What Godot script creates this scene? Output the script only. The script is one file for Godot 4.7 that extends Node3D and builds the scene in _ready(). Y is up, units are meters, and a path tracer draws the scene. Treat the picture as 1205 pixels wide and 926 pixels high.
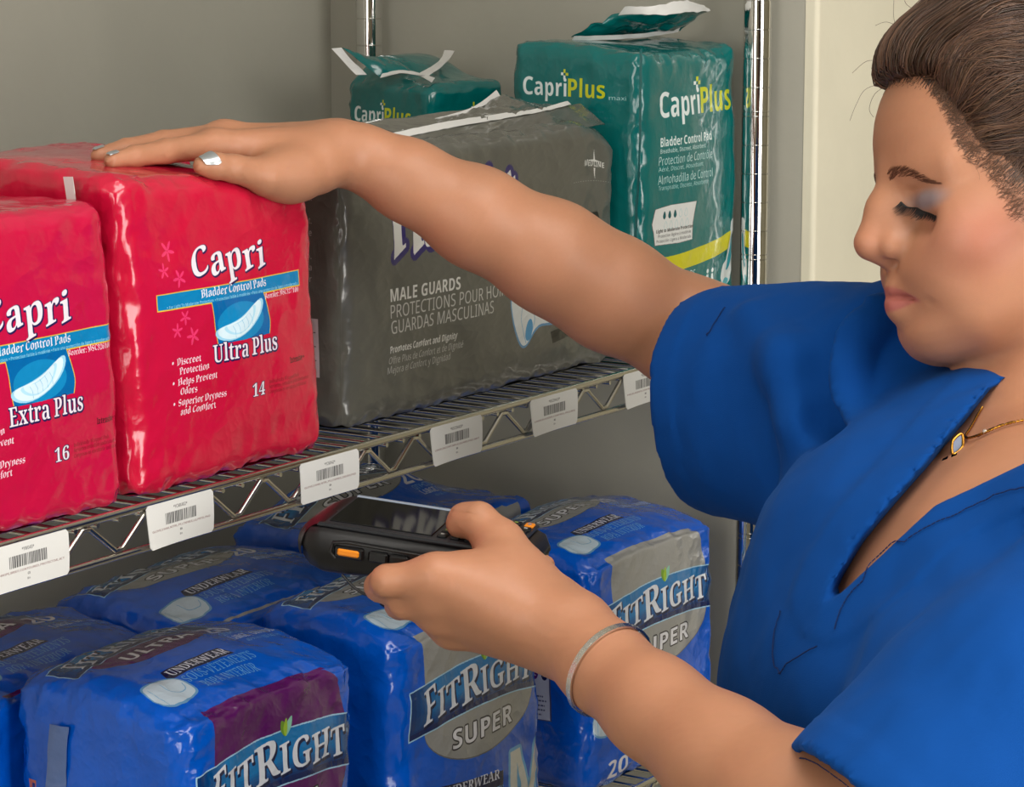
extends Node3D
# A carer in blue scrubs checks the stock on a chrome wire shelving unit that stands in an alcove.
# World: x runs along the shelf front, y is up, z points from the shelf into the room; metres.

const SHELF_Y := 1.30        # centre of the upper shelf's front top wire
const LOWER_Y := 0.935

var used := {}
var M := {}


# ---------------------------------------------------------------- scene helpers
func numbered(called: String) -> String:
	if not used.has(called):
		used[called] = 0
		return called
	used[called] += 1
	return "%s_%03d" % [called, used[called]]


func tag(o: Node, label: String, category: String, group := "") -> void:
	o.set_meta("label", label)
	o.set_meta("category", category)
	if group != "":
		o.set_meta("group", group)


func thing(called: String, label: String, category: String, at := Vector3.ZERO, turn := 0.0, group := "") -> Node3D:
	var o := Node3D.new()
	o.name = numbered(called)
	add_child(o)
	o.position = at
	o.rotation.y = turn
	tag(o, label, category, group)
	return o


func part(called: String, mesh: Mesh, mat: Material, parent: Node) -> MeshInstance3D:
	var o := MeshInstance3D.new()
	o.name = called
	o.mesh = mesh
	if mat:
		o.material_override = mat
	parent.add_child(o, true)
	return o


func struct(called: String, mesh: Mesh, mat: Material) -> MeshInstance3D:
	var o := part(called, mesh, mat, self)
	o.set_meta("kind", "structure")
	return o


func std(c: Color, rough := 0.6, metal := 0.0, spec := 0.5) -> StandardMaterial3D:
	var m := StandardMaterial3D.new()
	m.albedo_color = c
	m.roughness = rough
	m.metallic = metal
	m.metallic_specular = spec
	return m


# ---------------------------------------------------------------- mesh building
class MB:
	var v := PackedVector3Array()
	var n := PackedVector3Array()
	var uv := PackedVector2Array()
	var col := PackedColorArray()
	var idx := PackedInt32Array()

	func vert(p: Vector3, nn := Vector3.ZERO, t := Vector2.ZERO, c := Color.WHITE) -> int:
		v.append(p)
		n.append(nn)
		uv.append(t)
		col.append(c)
		return v.size() - 1

	func tri(a: int, b: int, c: int) -> void:
		idx.append(a)
		idx.append(b)
		idx.append(c)

	# a, b, c, d run clockwise seen from outside
	func quad(a: int, b: int, c: int, d: int) -> void:
		tri(a, b, c)
		tri(a, c, d)

	# swept tube with one radius per point (or one for all); flat squashes it along the frame's second axis
	func tube(path: PackedVector3Array, radii: Array, sides := 8, caps := true, c := Color.WHITE, closed := false, flat := 1.0, hint := Vector3.UP) -> void:
		var m := path.size()
		var first := v.size()
		var side := Vector3.ZERO
		for i in m:
			var a: Vector3 = path[(i - 1 + m) % m] if closed else path[maxi(i - 1, 0)]
			var b: Vector3 = path[(i + 1) % m] if closed else path[mini(i + 1, m - 1)]
			var t := (b - a).normalized()
			if i == 0:
				side = t.cross(hint)
				if side.length() < 0.01:
					side = t.cross(Vector3(0.3, 0.2, 1))
			side = (side - t * side.dot(t)).normalized()
			var up := side.cross(t)
			var r: float = radii[mini(i, radii.size() - 1)]
			for k in sides:
				var ang := TAU * k / sides
				var d := side * cos(ang) + up * sin(ang) * flat
				var dn := (side * cos(ang) * flat + up * sin(ang)).normalized()
				vert(path[i] + d * r, dn, Vector2(float(k) / sides, float(i) / m), c)
		var rows := m if closed else m - 1
		for i in rows:
			for k in sides:
				var a := first + i * sides + k
				var b := first + i * sides + (k + 1) % sides
				var i2 := (i + 1) % m
				quad(a, b, first + i2 * sides + (k + 1) % sides, first + i2 * sides + k)
		if caps and not closed:
			for e in [0, m - 1]:
				var t: Vector3 = (path[0] - path[1]).normalized() if e == 0 else (path[m - 1] - path[m - 2]).normalized()
				var ring := []
				for k in sides:
					ring.append(vert(v[first + e * sides + k], t, Vector2.ZERO, c))
				var mid := vert(path[e], t, Vector2.ZERO, c)
				for k in sides:
					if e != 0:
						tri(mid, ring[k], ring[(k + 1) % sides])
					else:
						tri(mid, ring[(k + 1) % sides], ring[k])

	# box with chamfered edges, turned by a basis
	func box(at: Vector3, size: Vector3, ch := 0.0, basis := Basis.IDENTITY) -> void:
		var h := size * 0.5
		if ch <= 0.0:
			for f in 6:
				var ax := f >> 1
				var s := 1.0 if f & 1 else -1.0
				var nn := Vector3.ZERO
				nn[ax] = s
				var u := Vector3.ZERO
				var w := Vector3.ZERO
				u[(ax + 1) % 3] = h[(ax + 1) % 3]
				w[(ax + 2) % 3] = h[(ax + 2) % 3]
				face(at, [nn * h[ax] - u - w, nn * h[ax] - u + w, nn * h[ax] + u + w, nn * h[ax] + u - w], nn, basis)
			return
		var inn := h - Vector3.ONE * ch
		for f in 6:
			var ax := f >> 1
			var s := 1.0 if f & 1 else -1.0
			var nn := Vector3.ZERO
			nn[ax] = s
			var u := Vector3.ZERO
			var w := Vector3.ZERO
			u[(ax + 1) % 3] = inn[(ax + 1) % 3]
			w[(ax + 2) % 3] = inn[(ax + 2) % 3]
			face(at, [nn * h[ax] - u - w, nn * h[ax] - u + w, nn * h[ax] + u + w, nn * h[ax] + u - w], nn, basis)
		for ax in 3:
			for s1 in [-1.0, 1.0]:
				for s2 in [-1.0, 1.0]:
					var a := (ax + 1) % 3
					var b := (ax + 2) % 3
					var along := Vector3.ZERO
					along[ax] = inn[ax]
					var p1 := Vector3.ZERO
					p1[a] = s1 * h[a]
					p1[b] = s2 * inn[b]
					var p2 := Vector3.ZERO
					p2[a] = s1 * inn[a]
					p2[b] = s2 * h[b]
					var nn := Vector3.ZERO
					nn[a] = s1
					nn[b] = s2
					face(at, [p1 - along, p1 + along, p2 + along, p2 - along], nn.normalized(), basis)
		for s in 8:
			var sg := Vector3(1 if s & 1 else -1, 1 if s & 2 else -1, 1 if s & 4 else -1)
			var c := [Vector3(h.x, inn.y, inn.z) * sg, Vector3(inn.x, h.y, inn.z) * sg, Vector3(inn.x, inn.y, h.z) * sg]
			face(at, c, sg.normalized(), basis)

	func face(at: Vector3, pts: Array, nn: Vector3, basis := Basis.IDENTITY, c := Color.WHITE) -> void:
		var g: Vector3 = (pts[2] - pts[0]).cross(pts[1] - pts[0])
		if g.dot(nn) < 0.0:
			pts = pts.duplicate()
			pts.reverse()
		var ids := []
		for p in pts:
			ids.append(vert(at + basis * p, (basis * nn).normalized(), Vector2.ZERO, c))
		for k in range(1, pts.size() - 1):
			tri(ids[0], ids[k], ids[k + 1])

	# profile of (radius, height) turned about an axis through at
	func lathe(at: Vector3, profile: Array, sides := 24, basis := Basis.IDENTITY) -> void:
		for k in profile.size() - 1:
			var a: Vector2 = profile[k]
			var b: Vector2 = profile[k + 1]
			var d := (b - a).normalized()
			var nr := Vector2(d.y, -d.x)
			var first := v.size()
			for i in sides + 1:
				var t := TAU * i / sides
				var o := Vector3(cos(t), 0, sin(t))
				for q in [a, b]:
					vert(at + basis * (o * q.x + Vector3.UP * q.y), basis * (o * nr.x + Vector3.UP * nr.y))
			for i in sides:
				var o := first + i * 2
				quad(o, o + 2, o + 3, o + 1)

	# extruded outline (Vector2 list, x-y plane) from z0 to z1 with hard sides
	func prism(pts: PackedVector2Array, z0: float, z1: float, xf := Transform3D.IDENTITY) -> void:
		var tris := Geometry2D.triangulate_polygon(pts)
		for z in [z0, z1]:
			var nn := Vector3(0, 0, -1 if z == z0 else 1)
			for k in range(0, tris.size(), 3):
				var q := []
				for j in 3:
					q.append(xf * Vector3(pts[tris[k + j]].x, pts[tris[k + j]].y, z))
				face(Vector3.ZERO, q, xf.basis * nn)
		var cw := Geometry2D.is_polygon_clockwise(pts)
		for k in pts.size():
			var a := pts[k]
			var b := pts[(k + 1) % pts.size()]
			var d := (b - a).normalized()
			var nn := Vector3(-d.y, d.x, 0) * (1.0 if cw else -1.0)
			face(Vector3.ZERO, [xf * Vector3(a.x, a.y, z0), xf * Vector3(b.x, b.y, z0), xf * Vector3(b.x, b.y, z1), xf * Vector3(a.x, a.y, z1)], xf.basis * nn)

	# grid of points [row][column]; out is a direction the surface roughly faces
	func grid(rows: Array, out: Vector3, uvs := true) -> void:
		var nr := rows.size()
		var nc: int = rows[0].size()
		var first := v.size()
		for r in nr:
			for c in nc:
				vert(rows[r][c], Vector3.ZERO, Vector2(float(c) / (nc - 1), float(r) / (nr - 1)) if uvs else Vector2.ZERO)
		var r1 := maxi(1, nr / 2)
		var c1 := maxi(1, nc / 2)
		var mid: Vector3 = (rows[r1][c1] - rows[r1 - 1][c1]).cross(rows[r1][c1] - rows[r1][c1 - 1])
		var flip := mid.dot(out) < 0.0
		for r in nr - 1:
			for c in nc - 1:
				var a := first + r * nc + c
				if flip:
					quad(a, a + nc, a + nc + 1, a + 1)
				else:
					quad(a, a + 1, a + nc + 1, a + nc)

	# normals from the faces, joined where points coincide
	func smooth() -> void:
		var sum := {}
		var keys := []
		keys.resize(v.size())
		for i in v.size():
			keys[i] = Vector3i((v[i] * 50000.0).round())
		for k in range(0, idx.size(), 3):
			var g := (v[idx[k + 2]] - v[idx[k]]).cross(v[idx[k + 1]] - v[idx[k]])
			for j in 3:
				var key: Vector3i = keys[idx[k + j]]
				sum[key] = sum.get(key, Vector3.ZERO) + g
		for i in v.size():
			n[i] = sum.get(keys[i], Vector3.UP).normalized()

	func add_to(m: ArrayMesh, mat: Material = null) -> void:
		var a := []
		a.resize(Mesh.ARRAY_MAX)
		a[Mesh.ARRAY_VERTEX] = v
		a[Mesh.ARRAY_NORMAL] = n
		a[Mesh.ARRAY_TEX_UV] = uv
		a[Mesh.ARRAY_COLOR] = col
		a[Mesh.ARRAY_INDEX] = idx
		m.add_surface_from_arrays(Mesh.PRIMITIVE_TRIANGLES, a)
		if mat:
			m.surface_set_material(m.get_surface_count() - 1, mat)

	func mesh() -> ArrayMesh:
		var m := ArrayMesh.new()
		add_to(m)
		return m


func boxmesh(at: Vector3, size: Vector3, ch := 0.0, basis := Basis.IDENTITY) -> ArrayMesh:
	var b := MB.new()
	b.box(at, size, ch, basis)
	return b.mesh()


func tubemesh(pts, r: float, sides := 8, closed := false) -> ArrayMesh:
	var b := MB.new()
	b.tube(PackedVector3Array(pts), [r], sides, true, Color.WHITE, closed)
	return b.mesh()


# smooth path through the given points
func spline(pts: Array, steps := 6, closed := false) -> PackedVector3Array:
	var out := PackedVector3Array()
	var m := pts.size()
	for i in (m if closed else m - 1):
		var p0: Vector3 = pts[(i - 1 + m) % m] if closed else pts[maxi(i - 1, 0)]
		var p1: Vector3 = pts[i]
		var p2: Vector3 = pts[(i + 1) % m] if closed else pts[i + 1]
		var p3: Vector3 = pts[(i + 2) % m] if closed else pts[mini(i + 2, m - 1)]
		for k in steps:
			out.append(p1.cubic_interpolate(p2, p0, p3, float(k) / steps))
	if not closed:
		out.append(pts[m - 1])
	return out


# ---------------------------------------------------------------- printing (flat lettering and pictures on film and paper)
var fonts := {}


func font(kind: String, slant := 0.0) -> Font:
	var key := "%s %.2f" % [kind, slant]
	if not fonts.has(key):
		var f := SystemFont.new()
		f.font_names = PackedStringArray(["Droid Serif" if kind.begins_with("serif") else "Droid Sans Mono" if kind.begins_with("mono") else "Droid Sans"])
		f.font_weight = 700 if kind.ends_with("bold") else 400
		var fv := FontVariation.new()
		fv.base_font = f
		fv.variation_transform = Transform2D(Vector2(1, 0), Vector2(slant, 1), Vector2.ZERO)
		fonts[key] = fv
	return fonts[key]


class Art:
	var im: Image
	var s: float
	var host: Node
	var shift := Vector2.ZERO    # added to every place, in mm

	func _init(h: Node, w: float, t: float, scale: float, bg: Color) -> void:
		host = h
		s = scale
		im = Image.create_empty(int(w * s), int(t * s), false, Image.FORMAT_RGBA8)
		im.fill(bg)

	func rect(x: float, y: float, w: float, h: float, c: Color) -> void:
		im.fill_rect(Rect2i(roundi((x + shift.x) * s), roundi((y + shift.y) * s), maxi(1, roundi(w * s)), maxi(1, roundi(h * s))), c)

	func poly(given: Array, c: Color) -> void:
		var pts := []
		for p in given:
			pts.append(p + shift)
		var lo := 1e9
		var hi := -1e9
		for p in pts:
			lo = minf(lo, p.y * s)
			hi = maxf(hi, p.y * s)
		for y in range(maxi(0, floori(lo)), mini(im.get_height() - 1, ceili(hi)) + 1):
			var yy := y + 0.5
			var xs := []
			for k in pts.size():
				var a: Vector2 = pts[k] * s
				var b: Vector2 = pts[(k + 1) % pts.size()] * s
				if (a.y <= yy) != (b.y <= yy):
					xs.append(a.x + (yy - a.y) / (b.y - a.y) * (b.x - a.x))
			xs.sort()
			for k in range(0, xs.size() - 1, 2):
				var x0 := clampi(roundi(xs[k]), 0, im.get_width())
				var x1 := clampi(roundi(xs[k + 1]), 0, im.get_width())
				if x1 > x0:
					if c.a >= 0.999:
						im.fill_rect(Rect2i(x0, y, x1 - x0, 1), c)
					else:
						for x in range(x0, x1):
							im.set_pixel(x, y, im.get_pixel(x, y).blend(c))

	func ell(cx: float, cy: float, rx: float, ry: float, c: Color, rot := 0.0) -> void:
		var pts := []
		for k in 40:
			pts.append(Vector2(cx, cy) + Vector2(cos(TAU * k / 40) * rx, sin(TAU * k / 40) * ry).rotated(rot))
		poly(pts, c)

	func stroke(pts: Array, w: float, c: Color, closed := false) -> void:
		var m := pts.size()
		for k in (m if closed else m - 1):
			var a: Vector2 = pts[k]
			var b: Vector2 = pts[(k + 1) % m]
			var d := (b - a).normalized().orthogonal() * w * 0.5
			poly([a + d, b + d, b - d, a - d], c)
			if w * s > 3.0:
				ell(b.x, b.y, w * 0.5, w * 0.5, c)

	# smooth closed outline through points
	func blob(pts: Array, steps := 6, closed := true) -> Array:
		var out := []
		var m := pts.size()
		for i in (m if closed else m - 1):
			for k in steps:
				out.append(pts[i].cubic_interpolate(pts[(i + 1) % m] if closed else pts[mini(i + 1, m - 1)], pts[(i - 1 + m) % m] if closed else pts[maxi(i - 1, 0)], pts[(i + 2) % m] if closed else pts[mini(i + 2, m - 1)], float(k) / steps))
		if not closed:
			out.append(pts[m - 1])
		return out

	func run(txt: String, f: Font, px: int) -> Image:
		var ts := TextServerManager.get_primary_interface()
		var b := ts.create_shaped_text()
		ts.shaped_text_add_string(b, txt, f.get_rids(), px)
		ts.shaped_text_shape(b)
		var wide := int(ts.shaped_text_get_width(b)) + px
		var out := Image.create_empty(maxi(wide, 4), int(px * 1.7), false, Image.FORMAT_RGBA8)
		var x := px * 0.25
		var sz := Vector2i(px, 0)
		for g in ts.shaped_text_get_glyphs(b):
			ts.font_render_glyph(g.font_rid, sz, g.index)
			var box: Rect2 = ts.font_get_glyph_uv_rect(g.font_rid, sz, g.index)
			var tx: int = ts.font_get_glyph_texture_idx(g.font_rid, sz, g.index)
			if tx >= 0 and box.size.x > 0:
				var atlas: Image = ts.font_get_texture_image(g.font_rid, sz, tx)
				var gi := atlas.get_region(Rect2i(box))
				gi.convert(Image.FORMAT_RGBA8)
				var o: Vector2 = ts.font_get_glyph_offset(g.font_rid, sz, g.index)
				out.blend_rect(gi, Rect2i(0, 0, gi.get_width(), gi.get_height()), Vector2i(roundi(x + o.x + g.offset.x), roundi(px * 1.15 + o.y + g.offset.y)))
			x += g.advance
		ts.free_rid(b)
		var used_box := out.get_used_rect()
		return out.get_region(Rect2i(used_box.position.x, 0, maxi(1, used_box.size.x), out.get_height()))

	func tinted(a: Image, c: Color) -> Image:
		var d := a.get_data()
		var r := int(c.r * 255)
		var g := int(c.g * 255)
		var b := int(c.b * 255)
		for i in range(0, d.size(), 4):
			if d[i + 3]:
				d[i] = r
				d[i + 1] = g
				d[i + 2] = b
				d[i + 3] = int(d[i + 3] * c.a)
		return Image.create_from_data(a.get_width(), a.get_height(), false, Image.FORMAT_RGBA8, d)

	# text with its left end at x and its baseline at y (mm), capitals cap mm high; o: font, slant, w (fit to this width), out (outline mm), oc, arc (Callable x -> dy), center
	func text(txt: String, x: float, y: float, cap: float, c: Color, o := {}) -> void:
		var px := maxi(6, roundi(cap * s / 0.714))
		var a := run(txt, host.font(o.get("font", "sans"), o.get("slant", 0.0)), px)
		if o.has("w"):
			a.resize(maxi(2, roundi(o.w * s)), a.get_height(), Image.INTERPOLATE_BILINEAR)
		elif o.has("xs"):
			a.resize(maxi(2, roundi(a.get_width() * o.xs)), a.get_height(), Image.INTERPOLATE_BILINEAR)
		var x0 := roundi((x + shift.x) * s) - (a.get_width() / 2 if o.get("center", false) else 0)
		var y0 := roundi((y + shift.y) * s - px * 1.15)
		var layers := []
		if o.has("out"):
			var oi := tinted(a, o.get("oc", Color.BLACK))
			var r: float = o.out * s
			var shift: Vector2 = o.get("shadow", Vector2.ZERO) * s
			for k in 16:
				layers.append([oi, Vector2i((Vector2(cos(TAU * k / 16), sin(TAU * k / 16)) * r + shift).round())])
		layers.append([tinted(a, c), Vector2i.ZERO])
		for l in layers:
			var li: Image = l[0]
			if o.has("arc"):
				for k in range(0, li.get_width(), 2):
					var dy: float = o.arc.call((x0 + k) / s) * s
					im.blend_rect(li, Rect2i(k, 0, 2, li.get_height()), Vector2i(x0 + k, y0 + roundi(dy)) + l[1])
			else:
				im.blend_rect(li, Rect2i(0, 0, li.get_width(), li.get_height()), Vector2i(x0, y0) + l[1])

	func lines(n: int, x: float, y: float, w: float, step: float, thick: float, c: Color) -> void:
		# rows of print too small to read
		var r := RandomNumberGenerator.new()
		r.seed = 7
		for i in n:
			var px := x
			var end := x + w * r.randf_range(0.75, 1.0)
			while px < end:
				var l := r.randf_range(1.0, 3.2)
				rect(px, y + i * step, minf(l, end - px), thick, c)
				px += l + 0.7

	func texture() -> ImageTexture:
		return ImageTexture.create_from_image(im)


# ================================================================ the scene
func _ready() -> void:
	camera_and_light()
	materials()
	build_room()
	build_shelving()
	build_packs()
	build_tags()
	build_scanner()
	build_person()


func camera_and_light() -> void:
	var cam := Camera3D.new()
	cam.name = "camera"
	cam.position = Vector3(-2.2097, 1.6876, 1.1625)
	cam.rotation_degrees = Vector3(-9.985, -57.284, 0)
	cam.fov = 15.973
	cam.near = 0.05
	add_child(cam)
	cam.current = true

	var we := WorldEnvironment.new()
	we.name = "environment"
	var env := Environment.new()
	env.background_mode = Environment.BG_COLOR
	env.background_color = Color(0.02, 0.02, 0.02)
	env.ambient_light_source = Environment.AMBIENT_SOURCE_DISABLED
	env.tonemap_mode = Environment.TONE_MAPPER_LINEAR
	env.tonemap_exposure = 1.1
	env.sdfgi_enabled = true
	env.ssao_enabled = true
	env.ssil_enabled = true
	we.environment = env
	add_child(we)

	# two photographer's softboxes either side of the camera, and a ceiling panel
	softbox("softbox", "large white studio softbox on a stand, right of the camera", Vector3(-1.15, 1.60, 2.35), Vector3(-0.45, 1.25, 0.0), Vector2(0.95, 1.8), 3.1)
	softbox("softbox", "smaller white studio softbox on a stand, left of the camera", Vector3(-2.95, 1.60, 0.60), Vector3(-0.6, 1.25, 0.0), Vector2(0.7, 1.6), 1.3)
	ceiling_panel(Vector3(-1.1, 2.6, 0.9), Vector2(1.2, 0.6), 1.2)


func softbox(called: String, label: String, at: Vector3, aim: Vector3, size: Vector2, power: float) -> void:
	var o := thing(called, label, "studio light", Vector3(at.x, 0, at.z), 0.0, "studio lights")
	var dir := (aim - at).normalized()
	var b := Basis.looking_at(dir)
	var at_l := Vector3(0, at.y, 0)
	var black := std(Color(0.03, 0.03, 0.03), 0.7)
	var glow := std(Color(0.95, 0.95, 0.93), 0.8)
	glow.emission_enabled = true
	glow.emission = Color(1.0, 0.985, 0.965)
	glow.emission_energy_multiplier = 0.9
	part("diffuser", boxmesh(at_l, Vector3(size.x, size.y, 0.012), 0.003, b), glow, o)
	var sh := MB.new()
	var c := [Vector2(-1, -1), Vector2(1, -1), Vector2(1, 1), Vector2(-1, 1)]
	for k in 4:
		var p: Vector2 = c[k] * size * 0.5
		var q: Vector2 = c[(k + 1) % 4] * size * 0.5
		sh.face(at_l, [b * Vector3(p.x, p.y, 0.01), b * Vector3(q.x, q.y, 0.01), b * Vector3(q.x * 0.2, q.y * 0.2, 0.4), b * Vector3(p.x * 0.2, p.y * 0.2, 0.4)], b * Vector3((p.x + q.x), (p.y + q.y), 0.3))
	part("hood", sh.mesh(), black, o)
	part("flash_head", boxmesh(at_l + b * Vector3(0, 0, 0.5), Vector3(0.14, 0.14, 0.24), 0.01, b), black, o)
	var foot := at_l + b * Vector3(0, 0, 0.5)
	part("pole", tubemesh([foot, Vector3(foot.x, 0.12, foot.z)], 0.014), black, o)
	for k in 3:
		var a := TAU * k / 3.0 + 0.4
		part("leg", tubemesh([Vector3(foot.x, 0.45, foot.z), Vector3(foot.x + cos(a) * 0.45, 0.01, foot.z + sin(a) * 0.45)], 0.01), black, o)
	var l := AreaLight3D.new()
	l.name = "softbox_light"
	l.area_size = size * 0.97
	l.light_color = Color(1.0, 0.985, 0.965)
	l.light_energy = power
	l.area_range = 12.0
	l.area_attenuation = 2.0
	l.shadow_enabled = true
	l.transform = Transform3D(b, at_l + dir * 0.02)
	o.add_child(l)


func ceiling_panel(at: Vector3, size: Vector2, power: float) -> void:
	var o := thing("ceiling_light", "flat white light panel set in the ceiling", "ceiling light", at)
	var glow := std(Color(0.95, 0.95, 0.93), 0.8)
	glow.emission_enabled = true
	glow.emission = Color(1.0, 0.98, 0.955)
	glow.emission_energy_multiplier = 0.9
	part("diffuser", boxmesh(Vector3(0, -0.012, 0), Vector3(size.x, 0.012, size.y), 0.002), glow, o)
	var fr := MB.new()
	for s in [-1.0, 1.0]:
		fr.box(Vector3(0, -0.012, s * (size.y * 0.5 + 0.012)), Vector3(size.x + 0.048, 0.024, 0.022), 0.003)
		fr.box(Vector3(s * (size.x * 0.5 + 0.012), -0.012, 0), Vector3(0.022, 0.024, size.y), 0.003)
	part("frame", fr.mesh(), std(Color(0.85, 0.85, 0.85), 0.5), o)
	var l := AreaLight3D.new()
	l.name = "ceiling_panel_light"
	l.area_size = size
	l.light_color = Color(1.0, 0.98, 0.955)
	l.light_energy = power
	l.area_range = 12.0
	l.area_attenuation = 2.0
	l.shadow_enabled = true
	l.rotation_degrees = Vector3(-90, 0, 0)
	l.position = Vector3(0, -0.03, 0)
	o.add_child(l)


func noise_tex(freq: float, lo: Color, hi: Color, size := 512, normal := 0.0, octaves := 4, kind := FastNoiseLite.TYPE_SIMPLEX_SMOOTH) -> NoiseTexture2D:
	var nz := FastNoiseLite.new()
	nz.seed = 11
	nz.noise_type = kind
	nz.frequency = freq
	nz.fractal_octaves = octaves
	var t := NoiseTexture2D.new()
	t.width = size
	t.height = size
	t.seamless = true
	t.noise = nz
	if normal > 0.0:
		t.as_normal_map = true
		t.bump_strength = normal
	else:
		var g := Gradient.new()
		g.set_color(0, lo)
		g.set_color(1, hi)
		t.color_ramp = g
	return t


func materials() -> void:
	# painted plaster, with a fine roller grain
	var grain := noise_tex(0.05, Color.BLACK, Color.WHITE, 512, 3.0)
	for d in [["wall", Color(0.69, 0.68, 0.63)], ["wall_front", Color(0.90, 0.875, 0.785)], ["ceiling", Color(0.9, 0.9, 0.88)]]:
		var m := std(d[1], 0.75, 0.0, 0.4)
		m.albedo_texture = noise_tex(0.012, Color(0.96, 0.96, 0.96), Color.WHITE, 256)
		m.uv1_triplanar = true
		m.uv1_world_triplanar = true
		m.uv1_scale = Vector3.ONE * 1.5
		m.normal_enabled = true
		m.normal_texture = grain
		m.normal_scale = 0.06
		M[d[0]] = m
	var fl := std(Color(0.62, 0.60, 0.56), 0.45)
	fl.albedo_texture = noise_tex(0.03, Color(0.85, 0.84, 0.82), Color.WHITE, 512)
	fl.uv1_triplanar = true
	fl.uv1_world_triplanar = true
	M.floor = fl
	M.chrome = std(Color(0.88, 0.88, 0.87), 0.08, 1.0)
	M.wire = std(Color(0.84, 0.83, 0.80), 0.17, 1.0)
	M.white_band = std(Color(0.86, 0.86, 0.85), 0.45)


func build_room() -> void:
	var xl := -4.2
	var xr := 2.4
	var zf := 3.6
	var h := 2.6
	var ax := 0.030      # face of the alcove's end wall
	var az := -0.488     # face of the wall behind the shelves
	var fz := 0.044      # face of the wall beside the alcove
	struct("floor", boxmesh(Vector3((xl + xr) / 2, -0.06, (zf + az) / 2), Vector3(xr - xl + 0.4, 0.12, zf - az + 0.4)), M.floor)
	struct("ceiling", boxmesh(Vector3((xl + xr) / 2, h + 0.06, (zf + az) / 2), Vector3(xr - xl + 0.4, 0.12, zf - az + 0.4)), M.ceiling)
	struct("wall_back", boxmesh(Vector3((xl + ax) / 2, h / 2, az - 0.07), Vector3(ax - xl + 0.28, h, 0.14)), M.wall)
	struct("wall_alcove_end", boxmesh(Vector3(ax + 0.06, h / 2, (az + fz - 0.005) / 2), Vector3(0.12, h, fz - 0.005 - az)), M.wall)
	# the wall beside the alcove, with a small rounded corner bead towards it
	var w := MB.new()
	w.box(Vector3((ax + 0.004 + xr) / 2, h / 2, fz - 0.07), Vector3(xr - ax - 0.004, h, 0.14))
	struct("wall_front", w.mesh(), M.wall_front)
	var bead := PackedVector2Array()
	for k in 9:
		var a := PI * 0.5 + PI * 0.5 * k / 8.0
		bead.append(Vector2(ax + 0.004 + cos(a) * 0.0045, -(fz - 0.004 + sin(a) * 0.0045)))
	bead.append(Vector2(ax - 0.0005, -(fz - 0.012)))
	bead.append(Vector2(ax + 0.01, -(fz - 0.012)))
	var bm := MB.new()
	bm.prism(bead, 0, h, Transform3D(Basis(Vector3.RIGHT, -PI / 2), Vector3.ZERO))
	struct("trim_1", bm.mesh(), M.wall_front)
	struct("wall_left", boxmesh(Vector3(xl - 0.07, h / 2, (zf + az) / 2), Vector3(0.14, h, zf - az + 0.28)), M.wall_front)
	struct("wall_right", boxmesh(Vector3(xr + 0.07, h / 2, (zf + fz) / 2), Vector3(0.14, h, zf - fz + 0.28)), M.wall_front)
	struct("wall_behind_camera", boxmesh(Vector3((xl + xr) / 2, h / 2, zf + 0.07), Vector3(xr - xl + 0.28, h, 0.14)), M.wall_front)


# ---------------------------------------------------------------- wire shelving
func post_mesh(h: float) -> ArrayMesh:
	var b := MB.new()
	var prof := [Vector2(0.0, 0.0), Vector2(0.011, 0.0), Vector2(0.0127, 0.002)]
	var k := 0
	var y := 0.0254
	while y < h - 0.02:
		var gs := [0.0, 0.0042] if k % 5 == 3 else [0.0]
		for g in gs:
			prof.append_array([Vector2(0.0127, y + g), Vector2(0.0122, y + g + 0.0004), Vector2(0.0122, y + g + 0.0008), Vector2(0.0127, y + g + 0.0012)])
		y += 0.0254
		k += 1
	prof.append_array([Vector2(0.0127, h - 0.003), Vector2(0.010, h), Vector2(0.0, h)])
	b.lathe(Vector3.ZERO, prof, 28)
	return b.mesh()


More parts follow.
